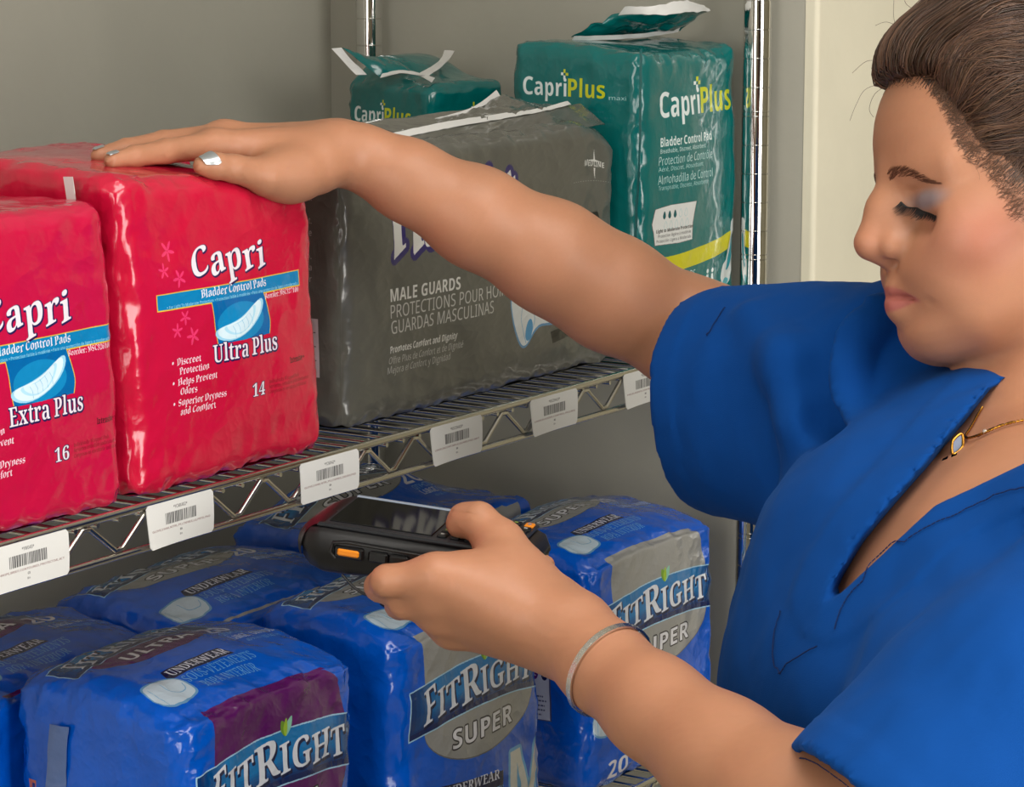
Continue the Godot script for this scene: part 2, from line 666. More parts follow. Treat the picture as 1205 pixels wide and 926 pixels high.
func build_shelving() -> void:
	var o := thing("wire_shelving", "chrome wire shelving unit with round grooved posts standing in the alcove", "shelving", Vector3(-0.76, 0, -0.21))
	var x0 := -0.76
	var x1 := 0.76
	var z1 := 0.21
	var z0 := -0.21
	var pm := post_mesh(1.98)
	for x in [x0, x1]:
		for z in [z0, z1]:
			var p := part("post", pm, M.chrome, o)
			p.position = Vector3(x, 0.0, z)
	var wires := int((x1 - x0) / 0.0212)
	var mw := tubemesh([Vector3(0, 0, z0 - 0.002), Vector3(0, 0, z1 + 0.0010)], 0.0017, 8)
	var collar := MB.new()
	collar.lathe(Vector3.ZERO, [Vector2(0.0129, -0.034), Vector2(0.0185, -0.034), Vector2(0.0165, 0.004), Vector2(0.0129, 0.004)], 24)
	var cm := collar.mesh()
	for y in [SHELF_Y, LOWER_Y, 0.42, 1.86]:
		var s := Node3D.new()
		s.name = "shelf"
		o.add_child(s, true)
		s.position = Vector3(0, y, 0)
		for z in [z0, z1]:
			part("top_rail", tubemesh([Vector3(x0, 0, z), Vector3(x1, 0, z)], 0.0029, 10), M.wire, s)
			part("bottom_rail", tubemesh([Vector3(x0, -0.0278, z), Vector3(x1, -0.0278, z)], 0.0025, 10), M.wire, s)
			part("zigzag_wire", tubemesh(zigzag(x0, x1, z, 0.869 if z > 0 else 0.85), 0.0019, 8), M.wire, s)
		for x in [x0, x1]:
			part("top_rail", tubemesh([Vector3(x, 0, z0), Vector3(x, 0, z1)], 0.0029, 10), M.wire, s)
			part("bottom_rail", tubemesh([Vector3(x, -0.0278, z0), Vector3(x, -0.0278, z1)], 0.0025, 10), M.wire, s)
			var zz := []
			for k in 15:
				zz.append(Vector3(x, -0.0045 if k % 2 == 0 else -0.0235, z0 + (z1 - z0) * k / 14.0))
			part("zigzag_wire", tubemesh(zz, 0.0019, 8), M.wire, s)
			for z in [z0, z1]:
				var c := part("collar", cm, M.wire, s)
				c.position = Vector3(x, 0, z)
		for z in [-0.105, 0.0, 0.105]:
			part("support_wire", tubemesh([Vector3(x0, -0.0055, z), Vector3(x1, -0.0055, z)], 0.0024, 8), M.wire, s)
		for k in wires - 1:
			var w := part("mat_wire", mw, M.wire, s)
			w.position = Vector3(x0 + 0.0212 * (k + 1) - 0.004, -0.0040, 0)


# bent wire between the rails: short peaks under the top rail, short troughs on the bottom rail
func zigzag(x0: float, x1: float, z: float, off: float) -> Array:
	var pts := []
	var x := -off
	while x - 0.0608 > x0 + 0.02:
		x -= 0.0608
	while x < x1 - 0.02:
		for d in [[-0.0035, -0.0048], [0.0035, -0.0048], [0.0275, -0.0232], [0.0345, -0.0232]]:
			var px: float = x + d[0]
			if px < x1 - 0.015:
				pts.append(Vector3(px, d[1], z + 0.0005))
		x += 0.0608
	return pts


# ---------------------------------------------------------------- packs in glossy plastic film
func film(c: Color, art: Texture2D = null, crumple := 0.25, rough := 0.2) -> StandardMaterial3D:
	var m := std(Color.WHITE if art else c, rough, 0.0, 0.5)
	if art:
		m.albedo_texture = art
		m.texture_repeat = false
	m.clearcoat_enabled = true
	m.clearcoat = 0.5
	m.clearcoat_roughness = 0.06
	if crumple > 0.0:
		m.normal_enabled = true
		m.normal_texture = M.crease
		m.normal_scale = crumple
	return m


# sample places along a side, close together where the film turns over the edge
func places(half: float, r: float, cell: float) -> PackedFloat32Array:
	var a := PackedFloat32Array()
	for k in 7:
		a.append(-half + r * k / 6.0)
	var inner := 2.0 * (half - r)
	var m := maxi(4, roundi(inner / cell))
	for k in range(1, m):
		a.append(-half + r + inner * k / m)
	for k in 7:
		a.append(half - r + r * k / 6.0)
	return a


# a soft rounded block of film; faces: front, back, left, right, top, bottom -> material
func film_block(size: Vector3, faces: Dictionary, o := {}) -> ArrayMesh:
	var h := size * 0.5
	var r: float = o.get("r", 0.012)
	var cell: float = o.get("cell", 0.0045)
	var bulge: Vector3 = o.get("bulge", Vector3(0.004, 0.004, 0.006))
	var wr: float = o.get("wrinkle", 1.0)
	var nz := FastNoiseLite.new()
	nz.seed = o.get("seed", 1)
	nz.noise_type = FastNoiseLite.TYPE_SIMPLEX
	nz.frequency = 1.0
	nz.fractal_octaves = 3
	var rd := FastNoiseLite.new()
	rd.seed = o.get("seed", 1) + 50
	rd.noise_type = FastNoiseLite.TYPE_SIMPLEX
	rd.frequency = 1.0
	rd.fractal_type = FastNoiseLite.FRACTAL_RIDGED
	rd.fractal_octaves = 2
	var warp = o.get("warp")
	var all := MB.new()
	var parts := []
	var defs := {"front": [0, 1, 2, 1.0], "back": [0, 1, 2, -1.0], "right": [2, 1, 0, 1.0], "left": [2, 1, 0, -1.0], "top": [0, 2, 1, 1.0], "bottom": [0, 2, 1, -1.0]}
	for fname in defs:
		var d: Array = defs[fname]
		var us := places(h[d[0]], r, cell)
		var vs := places(h[d[1]], r, cell)
		var mb := MB.new()
		for v in vs:
			for u in us:
				var q := Vector3.ZERO
				q[d[0]] = u
				q[d[1]] = v
				q[d[2]] = h[d[2]] * d[3]
				var inn := q.clamp(-(h - Vector3.ONE * r), h - Vector3.ONE * r)
				var nn := (q - inn).normalized()
				var p := inn + nn * r
				var e := Vector3(q.x / h.x, q.y / h.y, q.z / h.z)
				var fx := 1.0 - e.x * e.x
				var fy := 1.0 - e.y * e.y
				var fz := 1.0 - e.z * e.z
				var puff := absf(nn.x) * bulge.x * fy * fz + absf(nn.y) * bulge.y * fx * fz + absf(nn.z) * bulge.z * fx * fy
				# how near the second-nearest edge pair is: creases gather there
				var ae := e.abs()
				var near := ae.x + ae.y + ae.z - maxf(ae.x, maxf(ae.y, ae.z)) - minf(ae.x, minf(ae.y, ae.z))
				var corner := minf(ae.x, minf(ae.y, ae.z))
				var big := nz.get_noise_3d(p.x * 9.0, p.y * 9.0, p.z * 9.0) * 0.0022
				var fold := (rd.get_noise_3d(p.x * 16.0, p.y * 11.0, p.z * 16.0) + 0.25) * 0.0022 * (0.08 + pow(near, 4.0))
				var fine := rd.get_noise_3d(p.x * 45.0 + 9.0, p.y * 38.0, p.z * 45.0) * 0.0009 * (0.05 + pow(near, 6.0) + corner)
				p += nn * (puff + wr * (big + fold + fine) * (0.35 if fname == "bottom" else 1.0))
				p.y += h.y
				if fname == "bottom":
					p.y = maxf(p.y, 0.0) * 0.5
				p.y = maxf(p.y, 0.0)
				if warp != null:
					p = warp.call(p, nn)
				var t := Vector2.ZERO
				match fname:
					"front": t = Vector2((u + h.x) / size.x, (h.y - v) / size.y)
					"back": t = Vector2((h.x - u) / size.x, (h.y - v) / size.y)
					"left": t = Vector2((u + h.z) / size.z, (h.y - v) / size.y)
					"right": t = Vector2((h.z - u) / size.z, (h.y - v) / size.y)
					"top": t = Vector2((u + h.x) / size.x, (v + h.z) / size.z)
					"bottom": t = Vector2((u + h.x) / size.x, (v + h.z) / size.z)
				mb.vert(p, Vector3.ZERO, t)
		var nu := us.size()
		var nv := vs.size()
		var flip: bool = fname in ["front", "left", "bottom"]
		for j in nv - 1:
			for i in nu - 1:
				var a := j * nu + i
				if flip:
					mb.quad(a, a + nu, a + nu + 1, a + 1)
				else:
					mb.quad(a, a + 1, a + nu + 1, a + nu)
		parts.append([fname, mb, all.v.size()])
		var off := all.v.size()
		all.v.append_array(mb.v)
		all.n.append_array(mb.n)
		for k in mb.idx:
			all.idx.append(k + off)
	all.smooth()
	var by_mat := {}
	var m := ArrayMesh.new()
	for pt in parts:
		var mat: Material = faces.get(pt[0], faces.get("rest"))
		var mb: MB = pt[1]
		for i in mb.v.size():
			mb.n[i] = all.n[pt[2] + i]
		if not by_mat.has(mat):
			by_mat[mat] = MB.new()
		var tgt: MB = by_mat[mat]
		var off := tgt.v.size()
		tgt.v.append_array(mb.v)
		tgt.n.append_array(mb.n)
		tgt.uv.append_array(mb.uv)
		tgt.col.append_array(mb.col)
		for k in mb.idx:
			tgt.idx.append(k + off)
	for mat in by_mat:
		by_mat[mat].add_to(m, mat)
	return m


# a strip of film between two edge lines (arrays of points), rippled, with a little thickness
func film_strip(a: PackedVector3Array, b: PackedVector3Array, rows: int, ripple: float, sd: int, thick := 0.0005) -> ArrayMesh:
	var nz := FastNoiseLite.new()
	nz.seed = sd
	nz.frequency = 1.0
	var mid := a.size() / 2
	var nn := (a[a.size() - 1] - a[0]).cross(b[mid] - a[mid]).normalized()
	var g := []
	for r in rows + 1:
		var row := []
		for c in a.size():
			var p := a[c].lerp(b[c], float(r) / rows)
			row.append(p + nn * ripple * nz.get_noise_3d(p.x * 40.0, p.y * 40.0, p.z * 40.0) * 2.0)
		g.append(row)
	var m := MB.new()
	var g2 := []
	for row in g:
		var r2 := []
		for p in row:
			r2.append(p - nn * thick)
		g2.append(r2)
	m.grid(g, nn)
	m.grid(g2, -nn)
	m.smooth()
	# close the rim so that the film has an edge
	var rim := []
	for c in a.size():
		rim.append([0, c])
	for r in range(1, rows + 1):
		rim.append([r, a.size() - 1])
	for c in range(a.size() - 2, -1, -1):
		rim.append([rows, c])
	for r in range(rows - 1, 0, -1):
		rim.append([r, 0])
	for k in rim.size():
		var i0: Array = rim[k]
		var i1: Array = rim[(k + 1) % rim.size()]
		var out: Vector3 = g[i0[0]][i0[1]] - g[rows / 2][mid]
		m.face(Vector3.ZERO, [g[i0[0]][i0[1]], g[i1[0]][i1[1]], g2[i1[0]][i1[1]], g2[i0[0]][i0[1]]], out)
	return m.mesh()


func resample(pts: Array, m: int) -> PackedVector3Array:
	var s := spline(pts, 8)
	var out := PackedVector3Array()
	for k in m:
		var t := float(k) / (m - 1) * (s.size() - 1)
		var i := mini(int(t), s.size() - 2)
		out.append(s[i].lerp(s[i + 1], t - i))
	return out


# ---------------------------------------------------------------- the print on the packs (millimetres from the top left of the face)
const CAPRI_RED := Color(0.77, 0.06, 0.22)
const FLOWER := Color(0.90, 0.22, 0.42)


func flower(a: Art, x: float, y: float, r: float, rot: float) -> void:
	for k in 5:
		var t := rot + TAU * k / 5.0
		a.ell(x + cos(t) * r * 0.55, y + sin(t) * r * 0.55, r * 0.5, r * 0.17, FLOWER, t)


func pad_picture(a: Art, c: Vector2, l: float, w: float, rot: float) -> void:
	# a pale curved pad with an inner outline
	for d in [[1.0, Color(0.62, 0.85, 0.95)], [0.9, Color(0.86, 0.95, 0.99)], [0.66, Color(0.70, 0.89, 0.97)], [0.56, Color(0.84, 0.94, 0.99)]]:
		var pts := []
		for k in 28:
			var t := TAU * k / 28.0
			var x := cos(t)
			var y := sin(t)
			var waist := 0.72 + 0.28 * x * x
			var p := Vector2(x * l * 0.5 * d[0], y * w * 0.5 * waist * d[0] + (x * x - 0.4) * -w * 0.35)
			pts.append(c + p.rotated(rot))
		a.poly(pts, d[1])
	for k in 5:
		var q := c + Vector2((k - 2) * l * 0.09, w * 0.12).rotated(rot)
		a.stroke([q + Vector2(0, -w * 0.24).rotated(rot), q + Vector2(l * 0.02, 0).rotated(rot), q + Vector2(0, w * 0.24).rotated(rot)], 0.35, Color(0.50, 0.76, 0.90))


func capri_front(w: float, h: float, kind: String, count: String, reorder: String, dx: float, dy: float, red: Color) -> Art:
	var a := Art.new(self, w, h, 4.6, red)
	var white := Color(0.93, 0.90, 0.93)
	var navy := Color(0.16, 0.10, 0.30)
	for f in [[39, 45, 6.5, 0.2], [33, 57, 5, 0.9], [47, 63, 6, 0.5], [49, 89, 5, 0.3], [41, 97, 5, 1.0], [56, 102, 6, 0.6]]:
		flower(a, f[0] + dx, f[1] + dy, f[2], f[3])
	# blue bar with a yellow rule
	a.rect(23.5 + dx, 71.5 + dy, 156, 11.2, Color(0.88, 0.74, 0.25))
	a.rect(24.3 + dx, 72.2 + dy, 154.4, 9.8, Color(0.06, 0.50, 0.72))
	a.text("Capri", 60 + dx, 66 + dy, 18.5, white, {"font": "serifbold", "slant": 0.3, "w": 80, "out": 0.7, "oc": navy, "shadow": Vector2(0.5, 0.5)})
	a.text("Bladder Control Pads", 66 + dx, 78.4 + dy, 5.0, white, {"font": "serifbold", "slant": 0.3, "w": 72})
	a.text("• For Light To Moderate Protection • Protection faible à modérée • Para una protección de ligera a moderada", 32 + dx, 81.6 + dy, 1.9, Color(0.75, 0.9, 0.97), {"w": 144})
	# picture of the pad on blue, gold side rules
	var l := a.blob([Vector2(75.5 + dx, 82 + dy), Vector2(77.5 + dx, 92 + dy), Vector2(78.5 + dx, 101 + dy), Vector2(80.5 + dx, 111 + dy)], 5, false)
	var r := a.blob([Vector2(136.7 + dx, 110.5 + dy), Vector2(138.5 + dx, 102 + dy), Vector2(136.5 + dx, 92 + dy), Vector2(133 + dx, 82 + dy)], 5, false)
	a.poly(l + r, Color(0.03, 0.40, 0.66))
	a.ell(106 + dx, 98 + dy, 25, 13, Color(0.08, 0.53, 0.76))
	a.stroke(l, 0.7, Color(0.88, 0.74, 0.25))
	a.stroke(r, 0.7, Color(0.88, 0.74, 0.25))
	pad_picture(a, Vector2(106 + dx, 99 + dy), 56, 17, -0.32)
	a.text(kind, 75 + dx, 122.5 + dy, 12.0, white, {"font": "serifbold", "slant": 0.0, "w": 70, "out": 0.8, "oc": navy, "shadow": Vector2(0.4, 0.4)})
	a.text("Reorder: " + reorder, 134 + dx, 87 + dy, 3.3, white, {"font": "serifbold", "slant": 0.3, "w": 43})
	var y := 120.0 + dy
	for t in ["•  Discreet", "    Protection", "•  Helps Prevent", "    Odors", "•  Superior Dryness", "    and Comfort"]:
		a.text(t.strip_edges(), (34.0 if t.begins_with("•") else 41.0) + dx, y, 4.4, white, {"font": "serifbold", "slant": 0.3, "xs": 0.92})
		y += 6.4 if t.begins_with("•") else 7.2
	a.text(count, 116 + dx, 151.5 + dy, 9.0, white, {"font": "serifbold", "w": 14.5, "out": 0.5, "oc": navy})
	a.text("Intensive •", 159 + dx, 134 + dy, 4.0, Color(0.14, 0.02, 0.06), {"font": "serifbold", "w": 20})
	for k in 3:
		a.text(["Individually Wrapped Pads", "Serviettes emballées individuellement", "Compresas en envoltorio individual"][k], 135 + dx, 145 + k * 3.6 + dy, 2.3, Color(0.42, 0.03, 0.10), {"font": "serif", "slant": 0.2, "w": [36, 50, 46][k]})
	return a


func arch(x: float) -> float:
	# the ribbon's sag either side of its crown (mm)
	return 0.00085 * (x - 118.0) * (x - 118.0)


func leaf(a: Art, x: float, y: float, k := 1.0) -> void:
	a.poly(a.blob([Vector2(x, y + 7 * k), Vector2(x + 6.5 * k, y + 2 * k), Vector2(x + 7.5 * k, y - 6 * k), Vector2(x + 1.5 * k, y - 2 * k)]), Color(0.55, 0.80, 0.70))
	a.poly(a.blob([Vector2(x, y + 7 * k), Vector2(x - 5.5 * k, y + 2 * k), Vector2(x - 5 * k, y - 5 * k), Vector2(x + 0.5 * k, y - 1 * k)]), Color(0.45, 0.62, 0.16))
	a.poly(a.blob([Vector2(x, y + 7 * k), Vector2(x - 2.5 * k, y + 1 * k), Vector2(x + 0.5 * k, y - 6 * k), Vector2(x + 2.5 * k, y + 1 * k)]), Color(0.62, 0.76, 0.22))


# the arched ribbon with the brand name and the field below it; x scale sx, top at y0, height factor
func ribbon(a: Art, sx: float, y0: float, sy: float, kind: String, field: Color) -> void:
	var top := []
	var bot := []
	var low := []
	for k in 33:
		var x := 14.0 + 202.0 * k / 32.0
		top.append(Vector2(x * sx, (y0 + arch(x)) * sy if sy == 1.0 else y0 + arch(x) * sy))
		bot.append(Vector2(x * sx, top[k].y + 38.5 * sy))
	# oval field under the ribbon
	for k in 25:
		var t := PI * k / 24.0
		low.append(Vector2((118.0 - cos(t) * 86.0) * sx, bot[16].y + (4.0 + sin(t) * 36.0) * sy))
	a.poly([Vector2(32 * sx, bot[3].y - 8 * sy)] + low + [Vector2(204 * sx, bot[30].y - 8 * sy)], field.darkened(0.35))
	var low2 := []
	for p in low:
		low2.append(p + Vector2(0, -1.0 * sy))
	a.poly([Vector2(32.6 * sx, bot[3].y - 8 * sy)] + low2 + [Vector2(203.4 * sx, bot[30].y - 8 * sy)], field)
	var rb := bot.duplicate()
	rb.reverse()
	a.poly(top + rb, Color(0.04, 0.14, 0.36))
	# lighter blue heart of the ribbon, in steps as printed
	for k in 7:
		var f := k / 6.0
		var t2 := []
		var b2 := []
		for i in 33:
			var x: float = 118.0 + (top[i].x / sx - 118.0) * (0.99 - 0.30 * f)
			t2.append(Vector2(x * sx, (y0 + arch(x) if sy == 1.0 else y0 + arch(x) * sy) + 0.6 * sy))
			b2.append(Vector2(x * sx, t2[i].y + (38.5 * (0.86 - 0.30 * f)) * sy))
		b2.reverse()
		a.poly(t2 + b2, Color(0.04, 0.14, 0.36).lerp(Color(0.02, 0.46, 0.72), 0.25 + 0.75 * f))
	a.stroke(top + rb, 1.1 * sqrt(sy), Color(0.66, 0.83, 0.93), true)
	var arc := func(x: float) -> float: return arch(x / sx) * sy
	var o := {"font": "serifbold", "slant": 0.14, "arc": arc, "out": 0.7 * sy, "oc": Color(0.03, 0.10, 0.28), "shadow": Vector2(1.0, 1.6 * sy)}
	var white := Color(0.88, 0.90, 0.93)
	var base := (y0 + 31.5) if sy == 1.0 else y0 + 31.5 * sy
	var o1 := o.duplicate()
	o1.w = 16.0 * sx
	a.text("F", 31 * sx, base + 1.0 * sy, 27.0 * sy, white, o1)
	var o2 := o.duplicate()
	o2.w = 34.0 * sx
	a.text("IT", 49 * sx, base, 21.0 * sy, white, o2)
	var o3 := o.duplicate()
	o3.w = 30.0 * sx
	a.text("R", 84 * sx, base + 1.5 * sy, 27.0 * sy, white, o3)
	var o4 := o.duplicate()
	o4.w = 88.0 * sx
	a.text("IGHT", 114 * sx, base, 21.0 * sy, white, o4)
	a.text("®", 204 * sx, base - 17 * sy, 3.0 * sy, white, {"arc": arc})
	if sy == 1.0:
		leaf(a, 122 * sx, y0 - 2.0, 1.0)
	else:
		leaf(a, 122 * sx, y0, sy)
	var kb: float = (bot[16].y + 26.0 * sy)
	a.text(kind, 68 * sx, kb, 15.0 * sy, Color(0.90, 0.90, 0.92), {"font": "sansbold", "w": 100 * sx, "out": 1.1 * sqrt(sy), "oc": Color(0.10, 0.09, 0.14)})


func brief_picture(a: Art, x: float, y: float, k: float, ky: float) -> void:
	# folded white underwear
	a.poly(a.blob([Vector2(x, y + 16 * ky), Vector2(x + 1.5 * k, y + 3 * ky), Vector2(x + 12 * k, y), Vector2(x + 34 * k, y + 1 * ky), Vector2(x + 42 * k, y + 8 * ky), Vector2(x + 40 * k, y + 17 * ky), Vector2(x + 30 * k, y + 19 * ky), Vector2(x + 14 * k, y + 20 * ky)]), Color(0.42, 0.62, 0.78))
	a.poly(a.blob([Vector2(x + 1 * k, y + 15 * ky), Vector2(x + 2.5 * k, y + 4 * ky), Vector2(x + 12 * k, y + 1.2 * ky), Vector2(x + 33 * k, y + 2 * ky), Vector2(x + 40 * k, y + 8 * ky), Vector2(x + 38.5 * k, y + 16 * ky), Vector2(x + 29 * k, y + 18 * ky), Vector2(x + 14 * k, y + 18.6 * ky)]), Color(0.76, 0.83, 0.88))
	a.stroke(a.blob([Vector2(x + 20 * k, y + 4 * ky), Vector2(x + 22 * k, y + 11 * ky), Vector2(x + 33 * k, y + 13 * ky), Vector2(x + 38 * k, y + 9 * ky)], 6, false), 0.7, Color(0.50, 0.68, 0.82))
	a.stroke([Vector2(x + 6 * k, y + 4 * ky), Vector2(x + 5 * k, y + 17 * ky)], 0.6, Color(0.55, 0.72, 0.84))


func fitright_front(w: float, h: float, kind: String, size: String, field: Color, blue: Color) -> Art:
	var a := Art.new(self, w, h, 4.4, blue)
	var sx := w / 222.0
	# coloured panel between the top edge and the ribbon
	var pan := [Vector2(31 * sx, 0), Vector2(33 * sx, 48), Vector2(203 * sx, 52), Vector2(201 * sx, 40), Vector2(196 * sx, 20), Vector2(186 * sx, 6), Vector2(180 * sx, 0)]
	a.poly(a.blob(pan, 1), field)
	ribbon(a, sx, 41.0, 1.0, kind, field)
	# size letter
	a.text(size, 163 * sx, 205.0 if size == "L" else 180.0, 60 if size == "L" else 50, Color(0.84, 0.84, 0.80), {"font": "sansbold", "w": (52.0 if size == "L" else 64.0) * sx, "out": 3.0, "oc": Color(0.40, 0.67, 0.86)})
	a.poly([Vector2(44 * sx, 130), Vector2(150 * sx, 141), Vector2(150 * sx, 155), Vector2(44 * sx, 146)], Color(0.03, 0.09, 0.27))
	var lin := func(x: float) -> float: return (x / sx - 44.0) * 0.06
	a.text("UNDERWEAR", 52 * sx, 140.5, 8.0, Color(0.9, 0.9, 0.93), {"font": "serifbold", "w": 92 * sx, "arc": lin})
	a.text("SOUS-VÊTEMENTS", 52 * sx, 154, 7.0, Color(0.40, 0.65, 0.86), {"font": "serif", "w": 100 * sx, "arc": lin})
	a.text("ROPA INTERIOR", 60 * sx, 165, 7.0, Color(0.40, 0.65, 0.86), {"font": "serif", "w": 84 * sx, "arc": lin})
	brief_picture(a, 6 * sx, 136, 0.85 * sx, 1.3)
	a.text("20", 27 * sx, 201, 15, Color(0.9, 0.9, 0.93), {"font": "sansbold", "w": 34 * sx})
	a.text("QTY•CTD", 27 * sx, 210, 5, Color(0.55, 0.75, 0.90), {"w": 34 * sx})
	return a


func fitright_top(w: float, d: float, kind: String, size_word: String, field: Color, blue: Color) -> Art:
	var a := Art.new(self, w, d, 4.4, blue)
	var sx := w / 222.0
	ribbon(a, sx * 0.80, 12.0, d / 190.0, kind, field)
	# the front edge carries the same panel on
	a.poly([Vector2(31 * sx, d), Vector2(31 * sx, d - 5), Vector2(182 * sx, d - 4), Vector2(186 * sx, d)], field)
	var y := d * 0.63
	a.poly([Vector2(50 * sx, y), Vector2(120 * sx, y), Vector2(124 * sx, y + 12), Vector2(44 * sx, y + 12)], Color(0.03, 0.09, 0.27))
	a.text("UNDERWEAR", 52 * sx, y + 9.5, 8.0, Color(0.9, 0.9, 0.93), {"font": "serifbold", "w": 70 * sx})
	a.text("SOUS-VÊTEMENTS", 54 * sx, y + 22, 8.0, Color(0.40, 0.65, 0.86), {"font": "serif", "w": 84 * sx})
	a.text("ROPA INTERIOR", 60 * sx, y + 33, 8.0, Color(0.40, 0.65, 0.86), {"font": "serif", "w": 66 * sx})
	brief_picture(a, 12 * sx, y + 6, 0.95 * sx, 1.5)
	a.text("20", 150 * sx, d * 0.45, 17, Color(0.9, 0.9, 0.93), {"font": "sansbold", "w": 28 * sx})
	a.text("QTY•CTD", 152 * sx, d * 0.45 + 9, 6, Color(0.55, 0.75, 0.90), {"w": 26 * sx})
	a.text(size_word, 152 * sx, d * 0.45 + 19, 7, Color(0.85, 0.88, 0.93), {"font": "serifbold", "w": 52 * sx})
	a.text("40-56 in / 102-142 cm", 160 * sx, d * 0.45 + 26, 3.5, Color(0.55, 0.75, 0.90), {"w": 42 * sx})
	return a


func fitright_side(d: float, h: float, blue: Color) -> Art:
	var a := Art.new(self, d, h, 4.4, blue)
	# size chart with round marks, small columns of print, an orange box
	a.rect(d * 0.50, 96, d * 0.23, 50, Color(0.30, 0.32, 0.50))
	a.rect(d * 0.51, 97, d * 0.21, 48, Color(0.80, 0.82, 0.88))
	for k in 3:
		a.ell(d * (0.545 + 0.07 * k), 105, d * 0.024, 5.5, [Color(0.10, 0.12, 0.30), Color(0.36, 0.12, 0.45), Color(0.10, 0.12, 0.30)][k])
		a.text(["XL", "L", "M"][k], d * (0.545 + 0.07 * k), 107.5, 4.5, Color(0.85, 0.85, 0.9), {"font": "sansbold", "center": true, "w": 3.2})
	a.text("SIZE", d * 0.53, 120, 4, Color(0.2, 0.2, 0.35), {"w": 10})
	a.lines(5, d * 0.53, 124, d * 0.17, 4.0, 1.4, Color(0.35, 0.37, 0.5))
	a.rect(d * 0.08, 70, d * 0.05, 22, Color(0.80, 0.42, 0.22))
	a.rect(d * 0.105, 72, d * 0.02, 9, Color(0.15, 0.2, 0.5))
	a.lines(9, d * 0.15, 78, d * 0.13, 4.0, 1.4, Color(0.40, 0.55, 0.80))
	a.lines(6, d * 0.06, 100, d * 0.22, 4.5, 1.6, Color(0.62, 0.68, 0.82))
	a.text("FITRIGHT", d * 0.06, 140, 8, Color(0.80, 0.85, 0.92), {"font": "serifbold", "w": d * 0.22})
	for k in 4:
		a.ell(d * (0.36 + 0.03 * k), 104, d * 0.02, 5, [Color(0.80, 0.85, 0.86), Color(0.88, 0.85, 0.80), Color(0.75, 0.82, 0.90), Color(0.86, 0.74, 0.78)][k])
	a.ell(d * 0.38, 112, d * 0.015, 4, Color(0.1, 0.55, 0.65))
	return a


func gray_front(w: float, h: float, up_by: float) -> Art:
	var g := Color(0.37, 0.37, 0.345)
	var a := Art.new(self, w, h, 4.0, g)
	a.shift = Vector2(-1, up_by)
	var white := Color(0.86, 0.86, 0.84)
	var purple := Color(0.16, 0.11, 0.40)
	# brush-script word with a thick purple edge, climbing to the right
	var up := func(x: float) -> float: return -(x - 60.0) * 0.05
	a.text("FitRight", 62, 84, 46, white, {"font": "serifbold", "slant": 0.32, "w": 165, "out": 4.6, "oc": purple, "arc": up})
	a.text("FitRight", 62, 84, 46, white, {"font": "sansbold", "slant": 0.32, "w": 165, "arc": up})
	a.text("™", 236, 48, 5, purple)
	a.text("MALE GUARDS", 57, 114.5, 9.6, white, {"font": "sansbold", "w": 88})
	a.text("PROTECTIONS POUR HOMMES", 57, 127, 9.6, Color(0.76, 0.76, 0.74), {"w": 178})
	a.text("GUARDAS MASCULINAS", 57, 139, 9.6, Color(0.76, 0.76, 0.74), {"w": 135})
	a.text("Promotes Comfort and Dignity", 55.5, 153.8, 5.2, white, {"font": "sansbold", "slant": 0.2, "w": 89})
	a.text("Offre Plus de Confort et de Dignité", 54.5, 162, 5.2, Color(0.70, 0.70, 0.68), {"slant": 0.2, "w": 99})
	a.text("Mejora el Confort y Dignidad", 53.5, 169.6, 5.2, Color(0.70, 0.70, 0.68), {"slant": 0.2, "w": 84})
	a.shift.x -= 11.0
	# maker's mark: name with a four-point star
	a.text("MEDLINE", 350, 35, 4.6, white, {"font": "sansbold", "slant": 0.2, "w": 30})
	a.poly([Vector2(366, 19), Vector2(367.2, 28.6), Vector2(377, 29.6), Vector2(367, 30.4), Vector2(366, 31), Vector2(365, 30.4), Vector2(355, 29.6), Vector2(364.8, 28.6)], white)
	a.poly([Vector2(364.8, 36), Vector2(367.2, 36), Vector2(366, 46)], white)
	for k in 16:
		a.rect(331 + k * 4.0, 47, 2.0, 0.6, Color(0.62, 0.62, 0.60))
	# dark badge
	a.poly(a.blob([Vector2(322, 78), Vector2(360, 74), Vector2(371, 78), Vector2(371, 104), Vector2(326, 112), Vector2(318, 104)]), Color(0.07, 0.065, 0.06))
	a.text("Maximum", 326, 91, 8, white, {"font": "serifbold", "slant": 0.25, "w": 42})
	a.text("Absorbency", 328, 102, 6, white, {"slant": 0.2, "w": 38})
	a.shift.x += 11.0
	# drawing of a fitted brief with a guard
	a.poly(a.blob([Vector2(221, 128), Vector2(222, 150), Vector2(232, 168), Vector2(244, 174), Vector2(262, 160), Vector2(296, 158), Vector2(296, 126), Vector2(258, 134)]), Color(0.36, 0.56, 0.72))
	a.poly(a.blob([Vector2(222.5, 129), Vector2(223.5, 149), Vector2(233, 166), Vector2(244, 172), Vector2(261, 158), Vector2(294, 156), Vector2(294, 127), Vector2(258, 135)]), Color(0.84, 0.86, 0.86))
	a.stroke(a.blob([Vector2(238, 138), Vector2(236, 152), Vector2(244, 170)], 6, false), 0.9, Color(0.55, 0.70, 0.80))
	a.stroke(a.blob([Vector2(252, 138), Vector2(256, 152), Vector2(250, 166)], 6, false), 0.9, Color(0.55, 0.70, 0.80))
	a.ell(248, 160, 5, 9, Color(0.30, 0.58, 0.76), 0.25)
	a.poly([Vector2(281, 166), Vector2(330, 160), Vector2(330, 172), Vector2(285, 176)], Color(0.07, 0.065, 0.06))
	return a


